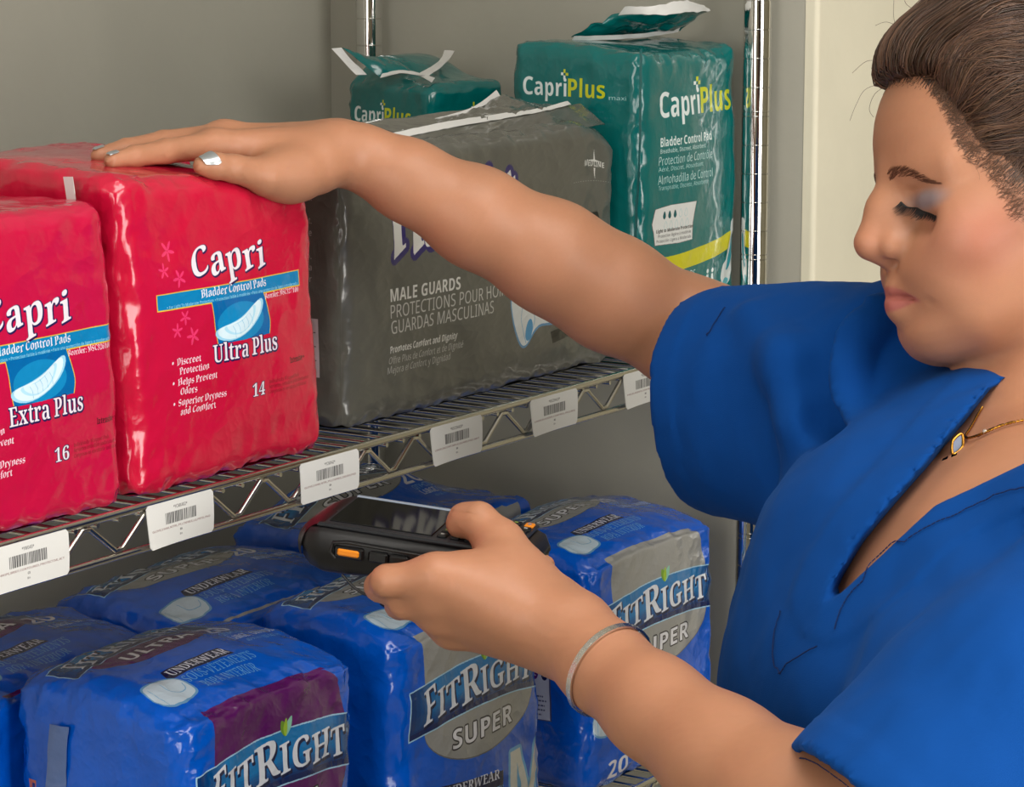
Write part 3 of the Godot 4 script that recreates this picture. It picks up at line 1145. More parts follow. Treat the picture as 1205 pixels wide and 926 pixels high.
func gray_side(d: float, h: float) -> Art:
	var a := Art.new(self, d, h, 4.0, Color(0.37, 0.37, 0.345))
	var c := Color(0.72, 0.72, 0.70)
	var y := 26.0
	for t in ["Use when walking.", "Easy placement, garment.", "", "Absorbs odour fast.", "Comfort all day here", "", "Protector adhesivo.", "Dignidad siempre para", "un mejor bienestar", "", "", "", "", "", "", "", "guard wear"]:
		if t != "":
			var w: float = 2.5 * t.length()
			a.text(t, d * 0.80 - w, y, 4.6, c, {"w": w})
		y += 8.6
	a.rect(d * 0.30, 122, d * 0.54, 44, Color(0.80, 0.76, 0.77))
	for k in 3:
		a.rect(d * 0.32, 132 + k * 10.5, d * 0.5, 0.7, Color(0.35, 0.33, 0.34))
	return a


const TEAL := Color(0.0, 0.415, 0.41)


func capri_plus_word(a: Art, x: float, y: float, w: float, cap: float) -> void:
	var white := Color(0.88, 0.92, 0.92)
	var lime := Color(0.78, 0.80, 0.14)
	a.text("Capri", x, y, cap, white, {"font": "sansbold", "w": w * 0.53})
	a.text("Plus", x + w * 0.545, y, cap * 1.05, lime, {"font": "sansbold", "w": w * 0.44})
	var cx := x + w * 0.505
	var cy := y - cap * 1.28
	var u := cap * 0.17
	a.rect(cx - u * 0.5, cy - u * 1.6, u * 0.95, u * 1.2, lime)
	a.rect(cx + u * 0.5, cy - u * 0.45, u * 1.1, u * 0.95, lime)
	a.rect(cx - u * 1.6, cy - u * 0.45, u * 1.05, u * 0.95, white)
	a.rect(cx - u * 0.5, cy + u * 0.5, u * 0.95, u * 1.3, white)


func teal_front(w: float, h: float) -> Art:
	var a := Art.new(self, w, h, 4.6, TEAL)
	var white := Color(0.88, 0.93, 0.93)
	var pale := Color(0.72, 0.85, 0.85)
	capri_plus_word(a, 29, 56.5, 129, 22)
	a.text("maxi", 159, 58, 5, white, {"w": 22})
	a.text("Bladder Control Pad", 27.5, 81, 7.4, white, {"font": "sansbold", "w": 91})
	a.text("Breathable, Discreet, Absorbent", 27, 86.5, 3.8, white, {"w": 79})
	a.text("Protection de Contrôle", 25, 97, 7.2, pale, {"slant": 0.2, "w": 93})
	a.text("Aéré, Discret, Absorbant", 25, 102, 3.8, pale, {"slant": 0.2, "w": 75})
	a.text("Almohadilla de Control", 24, 113, 7.2, pale, {"slant": 0.2, "w": 94})
	a.text("Transpirable, Discreto, Absorbente", 25, 118, 3.8, pale, {"slant": 0.2, "w": 83})
	# white card with drops
	var o := [Vector2(19, 133), Vector2(44, 131), Vector2(86, 131), Vector2(83, 141), Vector2(81, 150), Vector2(82, 165), Vector2(60, 166), Vector2(21, 165), Vector2(19, 155), Vector2(16, 146)]
	a.poly(o, Color(0.30, 0.34, 0.34))
	var o2 := []
	for p in o:
		o2.append(Vector2(50, 148) + (p - Vector2(50, 148)) * 0.97)
	a.poly(o2, Color(0.86, 0.87, 0.86))
	for k in 5:
		for j in 2:
			var q := Vector2(34 + k * 8.5 + j * 2.5, 140 + j * 9)
			var drop := a.blob([q + Vector2(0, -4), q + Vector2(2.4, 0.5), q + Vector2(0, 3), q + Vector2(-2.4, 0.5)])
			if j == 0 and k < 3:
				a.poly(drop, Color(0.02, 0.33, 0.36))
			elif j == 1 or k < 5:
				a.stroke(drop, 0.35, Color(0.60, 0.78, 0.80), true)
	a.text("Light to Moderate Protection", 23, 154, 2.8, Color(0.12, 0.12, 0.12), {"font": "sansbold", "w": 58})
	a.text("Protection légère à modérée", 26, 158.5, 2.5, Color(0.3, 0.3, 0.3), {"w": 52})
	a.text("Protección Ligera a Moderada", 24, 163, 2.5, Color(0.3, 0.3, 0.3), {"w": 55})
	# yellow sweep
	var up := a.blob([Vector2(-6, 172), Vector2(40, 176), Vector2(90, 173), Vector2(135, 168), Vector2(176, 160)], 8, false)
	var dn := a.blob([Vector2(176, 176), Vector2(135, 183), Vector2(90, 188), Vector2(40, 190), Vector2(-6, 187)], 8, false)
	a.poly(up + dn, Color(0.80, 0.78, 0.06))
	a.poly(a.blob([Vector2(80, 232), Vector2(130, 224), Vector2(176, 219), Vector2(176, 262), Vector2(80, 262)], 1), Color(0.80, 0.78, 0.06))
	# pad picture
	var pad := [Vector2(156, 157), Vector2(164, 154), Vector2(170, 160), Vector2(168, 178), Vector2(164, 194), Vector2(158, 208), Vector2(147, 213), Vector2(139, 207), Vector2(140, 197), Vector2(150, 188), Vector2(155, 174)]
	a.poly(a.blob(pad), Color(0.84, 0.87, 0.86))
	a.poly(a.blob([Vector2(160, 168), Vector2(164, 172), Vector2(161, 188), Vector2(155, 198), Vector2(150, 198), Vector2(156, 184)]), Color(0.20, 0.58, 0.62))
	a.poly(a.blob([Vector2(141, 211), Vector2(148, 206), Vector2(155, 208), Vector2(148, 214)]), Color(0.40, 0.70, 0.74))
	a.text("| PADS", 66, 198, 6, white, {"w": 24})
	a.text("28 PROTECTIONS", 50, 206, 6, white, {"w": 62})
	a.text("COMPRESAS", 60, 214, 6, white, {"w": 50})
	for k in 2:
		var x := 112.0 + k * 9.0
		a.ell(x, 196, 2, 2, white)
		a.poly([Vector2(x - 1.6, 199), Vector2(x + 1.6, 199), Vector2(x + (3.2 if k == 0 else 2.4), 208), Vector2(x + 1.6, 208), Vector2(x + 1.2, 216), Vector2(x - 1.2, 216), Vector2(x - 1.6, 208), Vector2(x - (3.2 if k == 0 else 2.4), 208)], white)
	return a


func teal_side(d: float, h: float, k: float) -> Art:
	var a := Art.new(self, d, h, 4.6, TEAL)
	capri_plus_word(a, 12 * k, 39.5 if k == 1.0 else 40.0, 82 * k, 13.5 * k)
	a.text("maxi", 96 * k, (40.5 if k == 1.0 else 41.0), 3.2 * k, Color(0.75, 0.88, 0.88), {"w": 16 * k})
	a.lines(3, 14 * k, 50, 90 * k, 5.0, 1.8, Color(0.08, 0.42, 0.43))
	return a


func local(o: Node3D, pts: Array) -> Array:
	var out := []
	for p in pts:
		out.append(o.transform.affine_inverse() * p)
	return out


# a strip of film between two edges given by world points
func strip(o: Node3D, called: String, a: Array, b: Array, mat: Material, ripple := 0.002, rows := 10, sd := 3, cols := 26) -> MeshInstance3D:
	return part(called, film_strip(resample(local(o, a), cols), resample(local(o, b), cols), rows, ripple, sd), mat, o)


func pack(called: String, label: String, category: String, group: String, x0: float, x1: float, zf: float, depth: float, y: float, top: float, faces: Dictionary, o := {}) -> Node3D:
	var w := x1 - x0
	var yaw: float = o.get("yaw", 0.0)
	var n := thing(called, label, category, Vector3((x0 + x1) / 2, y, zf - depth / 2), yaw, group)
	part("wrapper", film_block(Vector3(w, top - y, depth), faces, o), null, n)
	return n


func build_packs() -> void:
	var cn := FastNoiseLite.new()
	cn.seed = 5
	cn.noise_type = FastNoiseLite.TYPE_SIMPLEX
	cn.frequency = 0.010
	cn.fractal_type = FastNoiseLite.FRACTAL_RIDGED
	cn.fractal_octaves = 3
	var ct := NoiseTexture2D.new()
	ct.width = 512
	ct.height = 512
	ct.seamless = true
	ct.noise = cn
	ct.as_normal_map = true
	ct.bump_strength = 5.0
	M.crease = ct
	var base := SHELF_Y + 0.0008

	# ---- red packs on the upper shelf
	var red := film(CAPRI_RED, null, 0.25)
	var red_pink := film(Color(0.76, 0.06, 0.25), null, 0.25)
	var ultra_art := capri_front(208, 203, "Ultra Plus", "14", "MSC327100", 4.0, 0.0, CAPRI_RED)
	var extra_art := capri_front(216, 196, "Extra Plus", "16", "MSC326100", 31.0, 5.0, Color(0.76, 0.06, 0.25))
	var lean := func(p: Vector3, _n: Vector3) -> Vector3:
		var t := clampf(p.y / 0.2, 0.0, 1.2)
		var e := smoothstep(0.72, 1.0, t)
		p.y -= e * (0.003 + 0.10 * p.x)
		p.y += 0.006 * e * smoothstep(0.05, -0.06, p.z)
		p.x -= 0.013 * t * t
		return p
	var c2 := pack("pad_pack", "glossy red pack under the reaching hand, marked with the number 14", "pack", "red pad packs", -0.836, -0.630, -0.012, 0.135, base, 1.507, {"front": film(Color.WHITE, ultra_art.texture(), 0.25), "rest": red}, {"seed": 3, "r": 0.015, "wrinkle": 1.0, "warp": lean, "bulge": Vector3(0.004, 0.006, 0.007)})
	strip(c2, "seal_strip", [Vector3(-0.8580, 1.5131, -0.0467), Vector3(-0.8580, 1.5135, -0.0388)], [Vector3(-0.8560, 1.4955, -0.0455), Vector3(-0.8560, 1.4970, -0.0382)], M.white_band, 0.0, 6, 4, 4)
	var droop := func(p: Vector3, _n: Vector3) -> Vector3:
		var t := clampf(p.y / 0.196, 0.0, 1.2)
		var e := smoothstep(0.55, 1.0, t)
		p.y -= e * 0.10 * (maxf(0.0, -p.z + 0.01) * 0.6 + absf(p.x) * 0.06)
		p.y += e * 0.012 * exp(-pow((p.z + 0.01) / 0.025, 2.0)) * smoothstep(0.0, -0.09, p.x)
		p.x -= 0.012 * t
		return p
	pack("pad_pack", "pinkish red pack cut off by the left edge, marked with the number 16", "pack", "red pad packs", -1.060, -0.845, -0.012, 0.115, base, 1.499, {"front": film(Color.WHITE, extra_art.texture(), 0.25), "rest": red_pink}, {"seed": 8, "r": 0.013, "wrinkle": 0.8, "warp": droop})
	pack("pad_pack", "plain red pack in the back row, its crumpled top under the fingertips", "pack", "red pad packs", -0.815, -0.585, -0.162, 0.125, base, 1.503, {"rest": red_pink}, {"seed": 12, "r": 0.014, "wrinkle": 1.6})
	pack("pad_pack", "plain red pack in the back row behind the pack marked 16", "pack", "red pad packs", -1.06, -0.845, -0.150, 0.125, base, 1.495, {"rest": red_pink}, {"seed": 15, "r": 0.014, "wrinkle": 1.6})

	# ---- grey pack
	var grey := film(Color(0.37, 0.37, 0.345), null, 0.25)
	var ga := gray_front(390, 206, 0.0)
	var gs := gray_side(125, 206)
	var gtop := func(p: Vector3, n: Vector3) -> Vector3:
		var t := clampf(p.y / 0.206, 0.0, 1.3)
		var e := smoothstep(0.8, 1.0, t) * clampf(n.y, 0.0, 1.0)
		p.y += e * 0.010 * exp(-pow(p.z / 0.03, 2.0)) * smoothstep(0.2, 0.15, p.x) * smoothstep(-0.2, -0.13, p.x)
		var c := maxf(0.0, p.x - 0.135) / 0.066
		p.y -= smoothstep(0.6, 1.0, t) * c * c * 0.022
		return p
	var g := pack("guard_pack", "wide grey pack of male guards standing below the forearm", "pack", "", -0.571, -0.181, -0.038, 0.125, base, 1.506, {"front": film(Color.WHITE, ga.texture(), 0.25, 0.3), "left": film(Color.WHITE, gs.texture(), 0.25, 0.22), "rest": grey}, {"seed": 21, "r": 0.014, "wrinkle": 0.8, "warp": gtop, "bulge": Vector3(0.004, 0.004, 0.008)})
	strip(g, "top_film", [Vector3(-0.5423, 1.4950, -0.0400), Vector3(-0.4599, 1.4937, -0.0400), Vector3(-0.3656, 1.4971, -0.0400), Vector3(-0.2756, 1.5002, -0.0410), Vector3(-0.1873, 1.5024, -0.0440)], [Vector3(-0.5138, 1.5108, -0.0580), Vector3(-0.4334, 1.5168, -0.0580), Vector3(-0.3410, 1.5194, -0.0600), Vector3(-0.2552, 1.5201, -0.0620), Vector3(-0.1896, 1.5188, -0.0660)], grey, 0.0012, 12, 25, 50)
	strip(g, "seal_strip", [Vector3(-0.5201, 1.5077, -0.0535), Vector3(-0.4407, 1.5124, -0.0530), Vector3(-0.3556, 1.5151, -0.0545), Vector3(-0.2689, 1.5173, -0.0575), Vector3(-0.2142, 1.5197, -0.0610)], [Vector3(-0.5145, 1.5115, -0.0575), Vector3(-0.4349, 1.5170, -0.0570), Vector3(-0.3487, 1.5192, -0.0590), Vector3(-0.2625, 1.5199, -0.0615), Vector3(-0.2131, 1.5223, -0.0650)], M.white_band, 0.0006, 4, 5, 50)
	strip(g, "seal_flap", [Vector3(-0.5089, 1.5098, -0.0600), Vector3(-0.4305, 1.5153, -0.0600), Vector3(-0.3579, 1.5184, -0.0610), Vector3(-0.2796, 1.5195, -0.0630), Vector3(-0.2289, 1.5197, -0.0660)], [Vector3(-0.4495, 1.5089, -0.0850), Vector3(-0.3897, 1.5133, -0.0880), Vector3(-0.3326, 1.5183, -0.0900), Vector3(-0.2699, 1.5288, -0.0940), Vector3(-0.2408, 1.5235, -0.0960)], grey, 0.002, 10, 6, 40)
	strip(g, "seal_strip", [Vector3(-0.4509, 1.5084, -0.0840), Vector3(-0.3912, 1.5128, -0.0870), Vector3(-0.3341, 1.5177, -0.0890), Vector3(-0.2714, 1.5282, -0.0930)], [Vector3(-0.4307, 1.5134, -0.0870), Vector3(-0.3630, 1.5182, -0.0900), Vector3(-0.3134, 1.5232, -0.0920), Vector3(-0.2760, 1.5340, -0.0950)], M.white_band, 0.0008, 4, 7, 40)

	# ---- teal packs
	var teal := film(TEAL, null, 0.25)
	var tf := teal_front(170, 262).texture()
	var tt := func(p: Vector3, n: Vector3) -> Vector3:
		var t := clampf(p.y / 0.262, 0.0, 1.2)
		var e := smoothstep(0.8, 1.0, t)
		p.y += e * (0.006 * smoothstep(0.06, -0.06, p.z) - 0.004 * (1.0 - absf(p.x) / 0.09))
		return p
	var t1 := pack("pad_pack", "tall teal pack of bladder pads beside the front chrome post", "pack", "teal pad packs", -0.172, -0.004, -0.018, 0.128, base, 1.562, {"front": film(Color.WHITE, tf, 0.25), "left": film(Color.WHITE, teal_side(126, 262, 1.0).texture(), 0.25), "rest": teal}, {"seed": 31, "r": 0.012, "wrinkle": 1.0, "warp": tt})
	strip(t1, "seal_flap", [Vector3(-0.1116, 1.5680, -0.1233), Vector3(-0.0664, 1.5680, -0.1097), Vector3(-0.0413, 1.5690, -0.0896), Vector3(0.0130, 1.5715, -0.0856)], [Vector3(-0.0889, 1.5900, -0.0896), Vector3(-0.0901, 1.5900, -0.0574), Vector3(-0.0609, 1.5915, -0.0443), Vector3(-0.0016, 1.5910, -0.0466)], teal, 0.003, 14, 9)
	strip(t1, "seal_strip", [Vector3(-0.1047, 1.5900, -0.0802), Vector3(-0.1058, 1.5900, -0.0483), Vector3(-0.0772, 1.5915, -0.0352), Vector3(-0.0101, 1.5910, -0.0419)], [Vector3(-0.1068, 1.5975, -0.0723), Vector3(-0.0994, 1.5970, -0.0495), Vector3(-0.0592, 1.6010, -0.0429), Vector3(-0.0048, 1.5955, -0.0509)], M.white_band, 0.0015, 4, 10)
	strip(t1, "seal_strip", [Vector3(-0.1168, 1.5672, -0.1201), Vector3(-0.0851, 1.5672, -0.0985), Vector3(-0.0538, 1.5682, -0.0823), Vector3(0.0057, 1.5707, -0.0833)], [Vector3(-0.1180, 1.5710, -0.1168), Vector3(-0.0871, 1.5710, -0.0974), Vector3(-0.0554, 1.5720, -0.0815), Vector3(0.0063, 1.5745, -0.0819)], M.white_band, 0.001, 3, 11)
	strip(t1, "edge_seal", [Vector3(-0.1776, 1.5651, -0.0165), Vector3(-0.1791, 1.5215, -0.0160), Vector3(-0.1798, 1.4719, -0.0160), Vector3(-0.1848, 1.4295, -0.0160), Vector3(-0.1853, 1.3721, -0.0160)], [Vector3(-0.1794, 1.5659, -0.0135), Vector3(-0.1809, 1.5217, -0.0130), Vector3(-0.1816, 1.4722, -0.0130), Vector3(-0.1865, 1.4299, -0.0130), Vector3(-0.1871, 1.3726, -0.0130)], film(Color(0.25, 0.55, 0.56), null, 0.0), 0.0004, 2, 12, 40)
	var back_up := func(p: Vector3, n: Vector3) -> Vector3:
		if n.y > 0.0:
			p.y += n.y * (0.020 * smoothstep(0.05, -0.04, p.z) * smoothstep(-0.05, -0.01, p.x) * smoothstep(0.05, 0.03, p.x) - 0.003)
		return p
	var tb := pack("pad_pack", "teal pack turned askew by the back post, behind the grey pack", "pack", "teal pad packs", -0.134, -0.044, -0.235, 0.118, base, 1.528, {"front": film(Color.WHITE, tf, 0.25), "left": film(Color.WHITE, teal_side(118, 229, 1.01).texture(), 0.25), "rest": teal}, {"seed": 35, "r": 0.012, "wrinkle": 1.1, "yaw": -deg_to_rad(15.0), "warp": back_up})
	strip(tb, "seal_flap", [Vector3(-0.1483, 1.5315, -0.3026), Vector3(-0.1376, 1.5342, -0.2961), Vector3(-0.1278, 1.5361, -0.2909), Vector3(-0.1227, 1.5339, -0.2823)], [Vector3(-0.1753, 1.5578, -0.3249), Vector3(-0.1613, 1.5528, -0.3202), Vector3(-0.1363, 1.5487, -0.3175), Vector3(-0.1150, 1.5463, -0.3119)], teal, 0.002, 12, 13)
	strip(tb, "seal_strip", [Vector3(-0.1600, 1.5334, -0.3082), Vector3(-0.1649, 1.5396, -0.3121), Vector3(-0.1707, 1.5472, -0.3181), Vector3(-0.1753, 1.5578, -0.3249)], [Vector3(-0.1694, 1.5337, -0.3136), Vector3(-0.1729, 1.5405, -0.3194), Vector3(-0.1771, 1.5481, -0.3246), Vector3(-0.1820, 1.5571, -0.3313)], M.white_band, 0.001, 6, 14)
	strip(tb, "seal_strip", [Vector3(-0.1509, 1.5309, -0.3007), Vector3(-0.1392, 1.5345, -0.2875), Vector3(-0.1362, 1.5334, -0.2711), Vector3(-0.1497, 1.5282, -0.2454)], [Vector3(-0.1458, 1.5344, -0.3015), Vector3(-0.1356, 1.5369, -0.2901), Vector3(-0.1333, 1.5362, -0.2750), Vector3(-0.1442, 1.5317, -0.2455)], M.white_band, 0.0006, 3, 15)
	strip(tb, "seal_strip", [Vector3(-0.1412, 1.5338, -0.2677), Vector3(-0.1192, 1.5387, -0.2689), Vector3(-0.0919, 1.5448, -0.2754), Vector3(-0.0637, 1.5508, -0.2898)], [Vector3(-0.1384, 1.5333, -0.2558), Vector3(-0.1155, 1.5388, -0.2595), Vector3(-0.0890, 1.5449, -0.2672), Vector3(-0.0603, 1.5509, -0.2808)], M.white_band, 0.0006, 8, 16)

	# ---- blue packs on the lower shelf
	var low := LOWER_Y + 0.0008
	var blue := Color(0.0, 0.35, 0.80)
	var silver := Color(0.60, 0.60, 0.59)
	var plum := Color(0.36, 0.08, 0.38)
	var bf := film(blue, null, 0.25)
	var side_l := film(Color.WHITE, fitright_side(140, 205, blue).texture(), 0.4)
	var band := film(Color(0.35, 0.45, 0.66), null, 0.25)
	var tent := func(p: Vector3, n: Vector3) -> Vector3:
		var t := clampf(p.y / 0.205, 0.0, 1.2)
		var e := smoothstep(0.75, 1.0, t)
		p.y += e * (0.007 * exp(-pow((p.z + 0.02) / 0.05, 2.0)) - 0.005 * pow(p.x / 0.1, 2.0))
		p.y -= e * 0.008 * smoothstep(0.03, 0.075, p.z) * smoothstep(0.0, 0.9, n.y)
		return p
	var slope := func(p: Vector3, n: Vector3) -> Vector3:
		if n.y > 0.0:
			p.y += 0.024 * smoothstep(0.03, -0.045, p.z) * smoothstep(-0.10, -0.02, p.x) * smoothstep(0.115, 0.06, p.x) * n.y
		return p
	var grp := "blue underwear packs"
	var l := pack("underwear_pack", "blue pack with silver oval and big letter L beside the front post", "pack", grp, -0.247, -0.030, -0.020, 0.136, low, 1.146, {"front": film(Color.WHITE, fitright_front(219, 210, "SUPER", "L", silver, blue).texture(), 0.4), "top": film(Color.WHITE, fitright_top(219, 140, "SUPER", "LARGE / GRANDE", silver, blue).texture(), 0.4), "left": side_l, "rest": bf}, {"seed": 41, "r": 0.014, "warp": tent})
	pack("underwear_pack", "blue pack with silver oval and big letter M behind the scanning hand", "pack", grp, -0.533, -0.330, -0.016, 0.136, low, 1.145, {"front": film(Color.WHITE, fitright_front(203, 205, "SUPER", "M", silver, blue).texture(), 0.4), "top": film(Color.WHITE, fitright_top(203, 140, "SUPER", "MEDIUM / MEDIANO", silver, blue).texture(), 0.4), "left": bf, "rest": bf}, {"seed": 44, "r": 0.016, "warp": tent, "wrinkle": 1.2})
	var ufront := film(Color.WHITE, fitright_front(200, 207, "ULTRA", "L", plum, blue).texture(), 0.4)
	var utop := film(Color.WHITE, fitright_top(200, 140, "ULTRA", "LARGE / GRANDE", plum, blue).texture(), 0.4)
	var u := pack("underwear_pack", "blue pack with purple panel at the lower left, in the front row", "pack", grp, -0.790, -0.588, -0.016, 0.150, low, 1.149, {"front": ufront, "top": utop, "left": side_l, "rest": bf}, {"seed": 47, "r": 0.018, "warp": tent, "wrinkle": 1.5})
	strip(u, "side_seal", [Vector3(-0.7965, 1.1212, -0.1291), Vector3(-0.7965, 1.1035, -0.1313), Vector3(-0.7965, 1.0746, -0.1340)], [Vector3(-0.7965, 1.1215, -0.1118), Vector3(-0.7965, 1.1034, -0.1141), Vector3(-0.7965, 1.0778, -0.1158)], band, 0.001, 5, 19, 30)
	pack("underwear_pack", "dark blue pack in the back row at the far left, cut off", "pack", grp, -0.815, -0.600, -0.180, 0.140, low, 1.138, {"top": utop, "rest": bf}, {"seed": 51, "r": 0.016, "warp": tent, "wrinkle": 1.8})
	pack("underwear_pack", "blue pack in the back row behind the pack marked M", "pack", grp, -0.585, -0.350, -0.174, 0.145, low, 1.142, {"top": film(Color.WHITE, fitright_top(235, 145, "SUPER", "MEDIUM / MEDIANO", silver, blue).texture(), 0.4), "rest": bf}, {"seed": 54, "r": 0.016, "warp": tent, "wrinkle": 1.5})
	var bfr := Art.new(self, 250, 205, 3.0, blue)
	bfr.rect(30, 0, 196, 60, silver)
	var b := pack("underwear_pack", "blue pack with silver band in the back row beside the pack marked L", "pack", grp, -0.330, -0.085, -0.180, 0.155, low, 1.150, {"front": film(Color.WHITE, bfr.texture(), 0.25), "top": film(Color.WHITE, fitright_top(245, 155, "SUPER", "LARGE / GRANDE", silver, blue).texture(), 0.4), "rest": bf}, {"seed": 58, "r": 0.012, "wrinkle": 1.2, "warp": slope})


# ---------------------------------------------------------------- smooth bodies: tapered capsules joined in a distance field and meshed as surface nets
class Field:
	var a := PackedVector3Array()
	var b := PackedVector3Array()
	var ra := PackedFloat32Array()
	var rb := PackedFloat32Array()
	var k := PackedFloat32Array()
	var op := PackedInt32Array()    # 0 joins, 1 cuts, 2 a special shape of the host
	var host: Node
	var special := ""

	func cone(p: Vector3, q: Vector3, r0: float, r1: float, kk := 0.02, o := 0) -> void:
		a.append(p)
		b.append(q)
		ra.append(r0)
		rb.append(r1)
		k.append(kk)
		op.append(o)

	func chain(pts: Array, radii: Array, kk := 0.02) -> void:
		for i in pts.size() - 1:
			cone(pts[i], pts[i + 1], radii[i], radii[i + 1], kk)

	func near(c: Vector3, reach: float) -> PackedInt32Array:
		var out := PackedInt32Array()
		for i in a.size():
			var ba := b[i] - a[i]
			var t := clampf((c - a[i]).dot(ba) / maxf(ba.length_squared(), 1e-9), 0.0, 1.0)
			if (c - a[i] - ba * t).length() - maxf(ra[i], rb[i]) < reach + k[i] * (5.0 if k[i] > 0.035 else 2.0):
				out.append(i)
		return out

	func eval(p: Vector3, act: PackedInt32Array) -> float:
		var d := 1.0
		for i in act:
			var e: float
			if op[i] == 2:
				e = host.head_shape(p)
			else:
				var pa := p - a[i]
				var ba := b[i] - a[i]
				var t := clampf(pa.dot(ba) / maxf(ba.length_squared(), 1e-9), 0.0, 1.0)
				e = (pa - ba * t).length() - lerpf(ra[i], rb[i], t)
			var kk := k[i]
			if op[i] == 1:
				var h := maxf(kk - absf(d + e), 0.0) / kk
				d = maxf(d, -e) + h * h * kk * 0.25
			else:
				var h := maxf(kk - absf(d - e), 0.0) / kk
				d = minf(d, e) - h * h * kk * 0.25
		if special == "shirt":
			d = host.shirt_cut(p, d)
		elif special == "hair":
			d = host.hair_cut(p, d)
		return d

	func dist(p: Vector3) -> float:
		return eval(p, near(p, 0.06))

	func grad(p: Vector3, act: PackedInt32Array) -> Vector3:
		var h := 0.0015
		return Vector3(eval(p + Vector3(h, 0, 0), act) - eval(p - Vector3(h, 0, 0), act), eval(p + Vector3(0, h, 0), act) - eval(p - Vector3(0, h, 0), act), eval(p + Vector3(0, 0, h), act) - eval(p - Vector3(0, 0, h), act)).normalized()

	# move p to where the distance is off
	func put(p: Vector3, off: float, steps := 3) -> Vector3:
		var act := near(p, 0.06)
		for i in steps:
			var d := eval(p, act)
			p -= grad(p, act) * (d - off)
		return p

	func nets(cell: float, colour := "", zone := 0) -> MB:
		var out := MB.new()
		var bs := cell * 4.0
		var rad := bs * 0.8661
		var todo := {}
		for i in a.size():
			if op[i] == 1:
				continue
			var m := maxf(ra[i], rb[i]) + cell * 2.0 + k[i] * 0.3
			var lo := Vector3(minf(a[i].x, b[i].x), minf(a[i].y, b[i].y), minf(a[i].z, b[i].z)) - Vector3.ONE * m
			var hi := Vector3(maxf(a[i].x, b[i].x), maxf(a[i].y, b[i].y), maxf(a[i].z, b[i].z)) + Vector3.ONE * m
			var l := Vector3i((lo / bs).floor())
			var h := Vector3i((hi / bs).floor())
			for x in range(l.x, h.x + 1):
				for y in range(l.y, h.y + 1):
					for z in range(l.z, h.z + 1):
						todo[Vector3i(x, y, z)] = true
		var ids := {}
		var cells := []
		var flags := PackedInt32Array()
		var vals := PackedFloat32Array()
		vals.resize(125)
		for key in todo:
			var c0 := Vector3(key) * bs
			var mid := c0 + Vector3.ONE * bs * 0.5
			if zone != 0:
				# 1: only the face, 2: all but the face (the two share a narrow border)
				var at: Vector3 = host.head_in * mid
				var face := minf(at.x - 0.020, 0.105 - absf(at.y - 0.015))
				if (zone == 1 and face < -rad - 0.010) or (zone == 2 and face > rad):
					continue
			var act := near(mid, rad + (0.016 if special == "shirt" else 0.005))
			if act.is_empty():
				continue
			if absf(eval(mid, act)) > rad * 1.5:
				continue
			var n := 0
			var neg := 0
			for x in 5:
				for y in 5:
					for z in 5:
						var e := eval(Vector3(key.x * 4 + x, key.y * 4 + y, key.z * 4 + z) * cell, act)
						vals[n] = e
						if e < 0.0:
							neg += 1
						n += 1
			if neg == 0 or neg == 125:
				continue
			for x in 4:
				for y in 4:
					for z in 4:
						var o := x * 25 + y * 5 + z
						var v0 := vals[o]
						var v1 := vals[o + 25]
						var v2 := vals[o + 5]
						var v3 := vals[o + 30]
						var v4 := vals[o + 1]
						var v5 := vals[o + 26]
						var v6 := vals[o + 6]
						var v7 := vals[o + 31]
						var s := int(v0 < 0) + int(v1 < 0) + int(v2 < 0) + int(v3 < 0) + int(v4 < 0) + int(v5 < 0) + int(v6 < 0) + int(v7 < 0)
						if s == 0 or s == 8:
							continue
						var sum := Vector3.ZERO
						var cnt := 0
						if (v0 < 0) != (v1 < 0):
							sum += Vector3(v0 / (v0 - v1), 0, 0); cnt += 1
						if (v2 < 0) != (v3 < 0):
							sum += Vector3(v2 / (v2 - v3), 1, 0); cnt += 1
						if (v4 < 0) != (v5 < 0):
							sum += Vector3(v4 / (v4 - v5), 0, 1); cnt += 1
						if (v6 < 0) != (v7 < 0):
							sum += Vector3(v6 / (v6 - v7), 1, 1); cnt += 1
						if (v0 < 0) != (v2 < 0):
							sum += Vector3(0, v0 / (v0 - v2), 0); cnt += 1
						if (v1 < 0) != (v3 < 0):
							sum += Vector3(1, v1 / (v1 - v3), 0); cnt += 1
						if (v4 < 0) != (v6 < 0):
							sum += Vector3(0, v4 / (v4 - v6), 1); cnt += 1
						if (v5 < 0) != (v7 < 0):
							sum += Vector3(1, v5 / (v5 - v7), 1); cnt += 1
						if (v0 < 0) != (v4 < 0):
							sum += Vector3(0, 0, v0 / (v0 - v4)); cnt += 1
						if (v1 < 0) != (v5 < 0):
							sum += Vector3(1, 0, v1 / (v1 - v5)); cnt += 1
						if (v2 < 0) != (v6 < 0):
							sum += Vector3(0, 1, v2 / (v2 - v6)); cnt += 1
						if (v3 < 0) != (v7 < 0):
							sum += Vector3(1, 1, v3 / (v3 - v7)); cnt += 1
						var ck := Vector3i(key.x * 4 + x, key.y * 4 + y, key.z * 4 + z)
						ids[ck] = out.v.size()
						cells.append(ck)
						flags.append((1 if (v0 < 0) != (v1 < 0) else 0) | (2 if (v0 < 0) != (v2 < 0) else 0) | (4 if (v0 < 0) != (v4 < 0) else 0) | (8 if v0 < 0 else 0))
						out.vert((Vector3(ck) + sum / cnt) * cell)
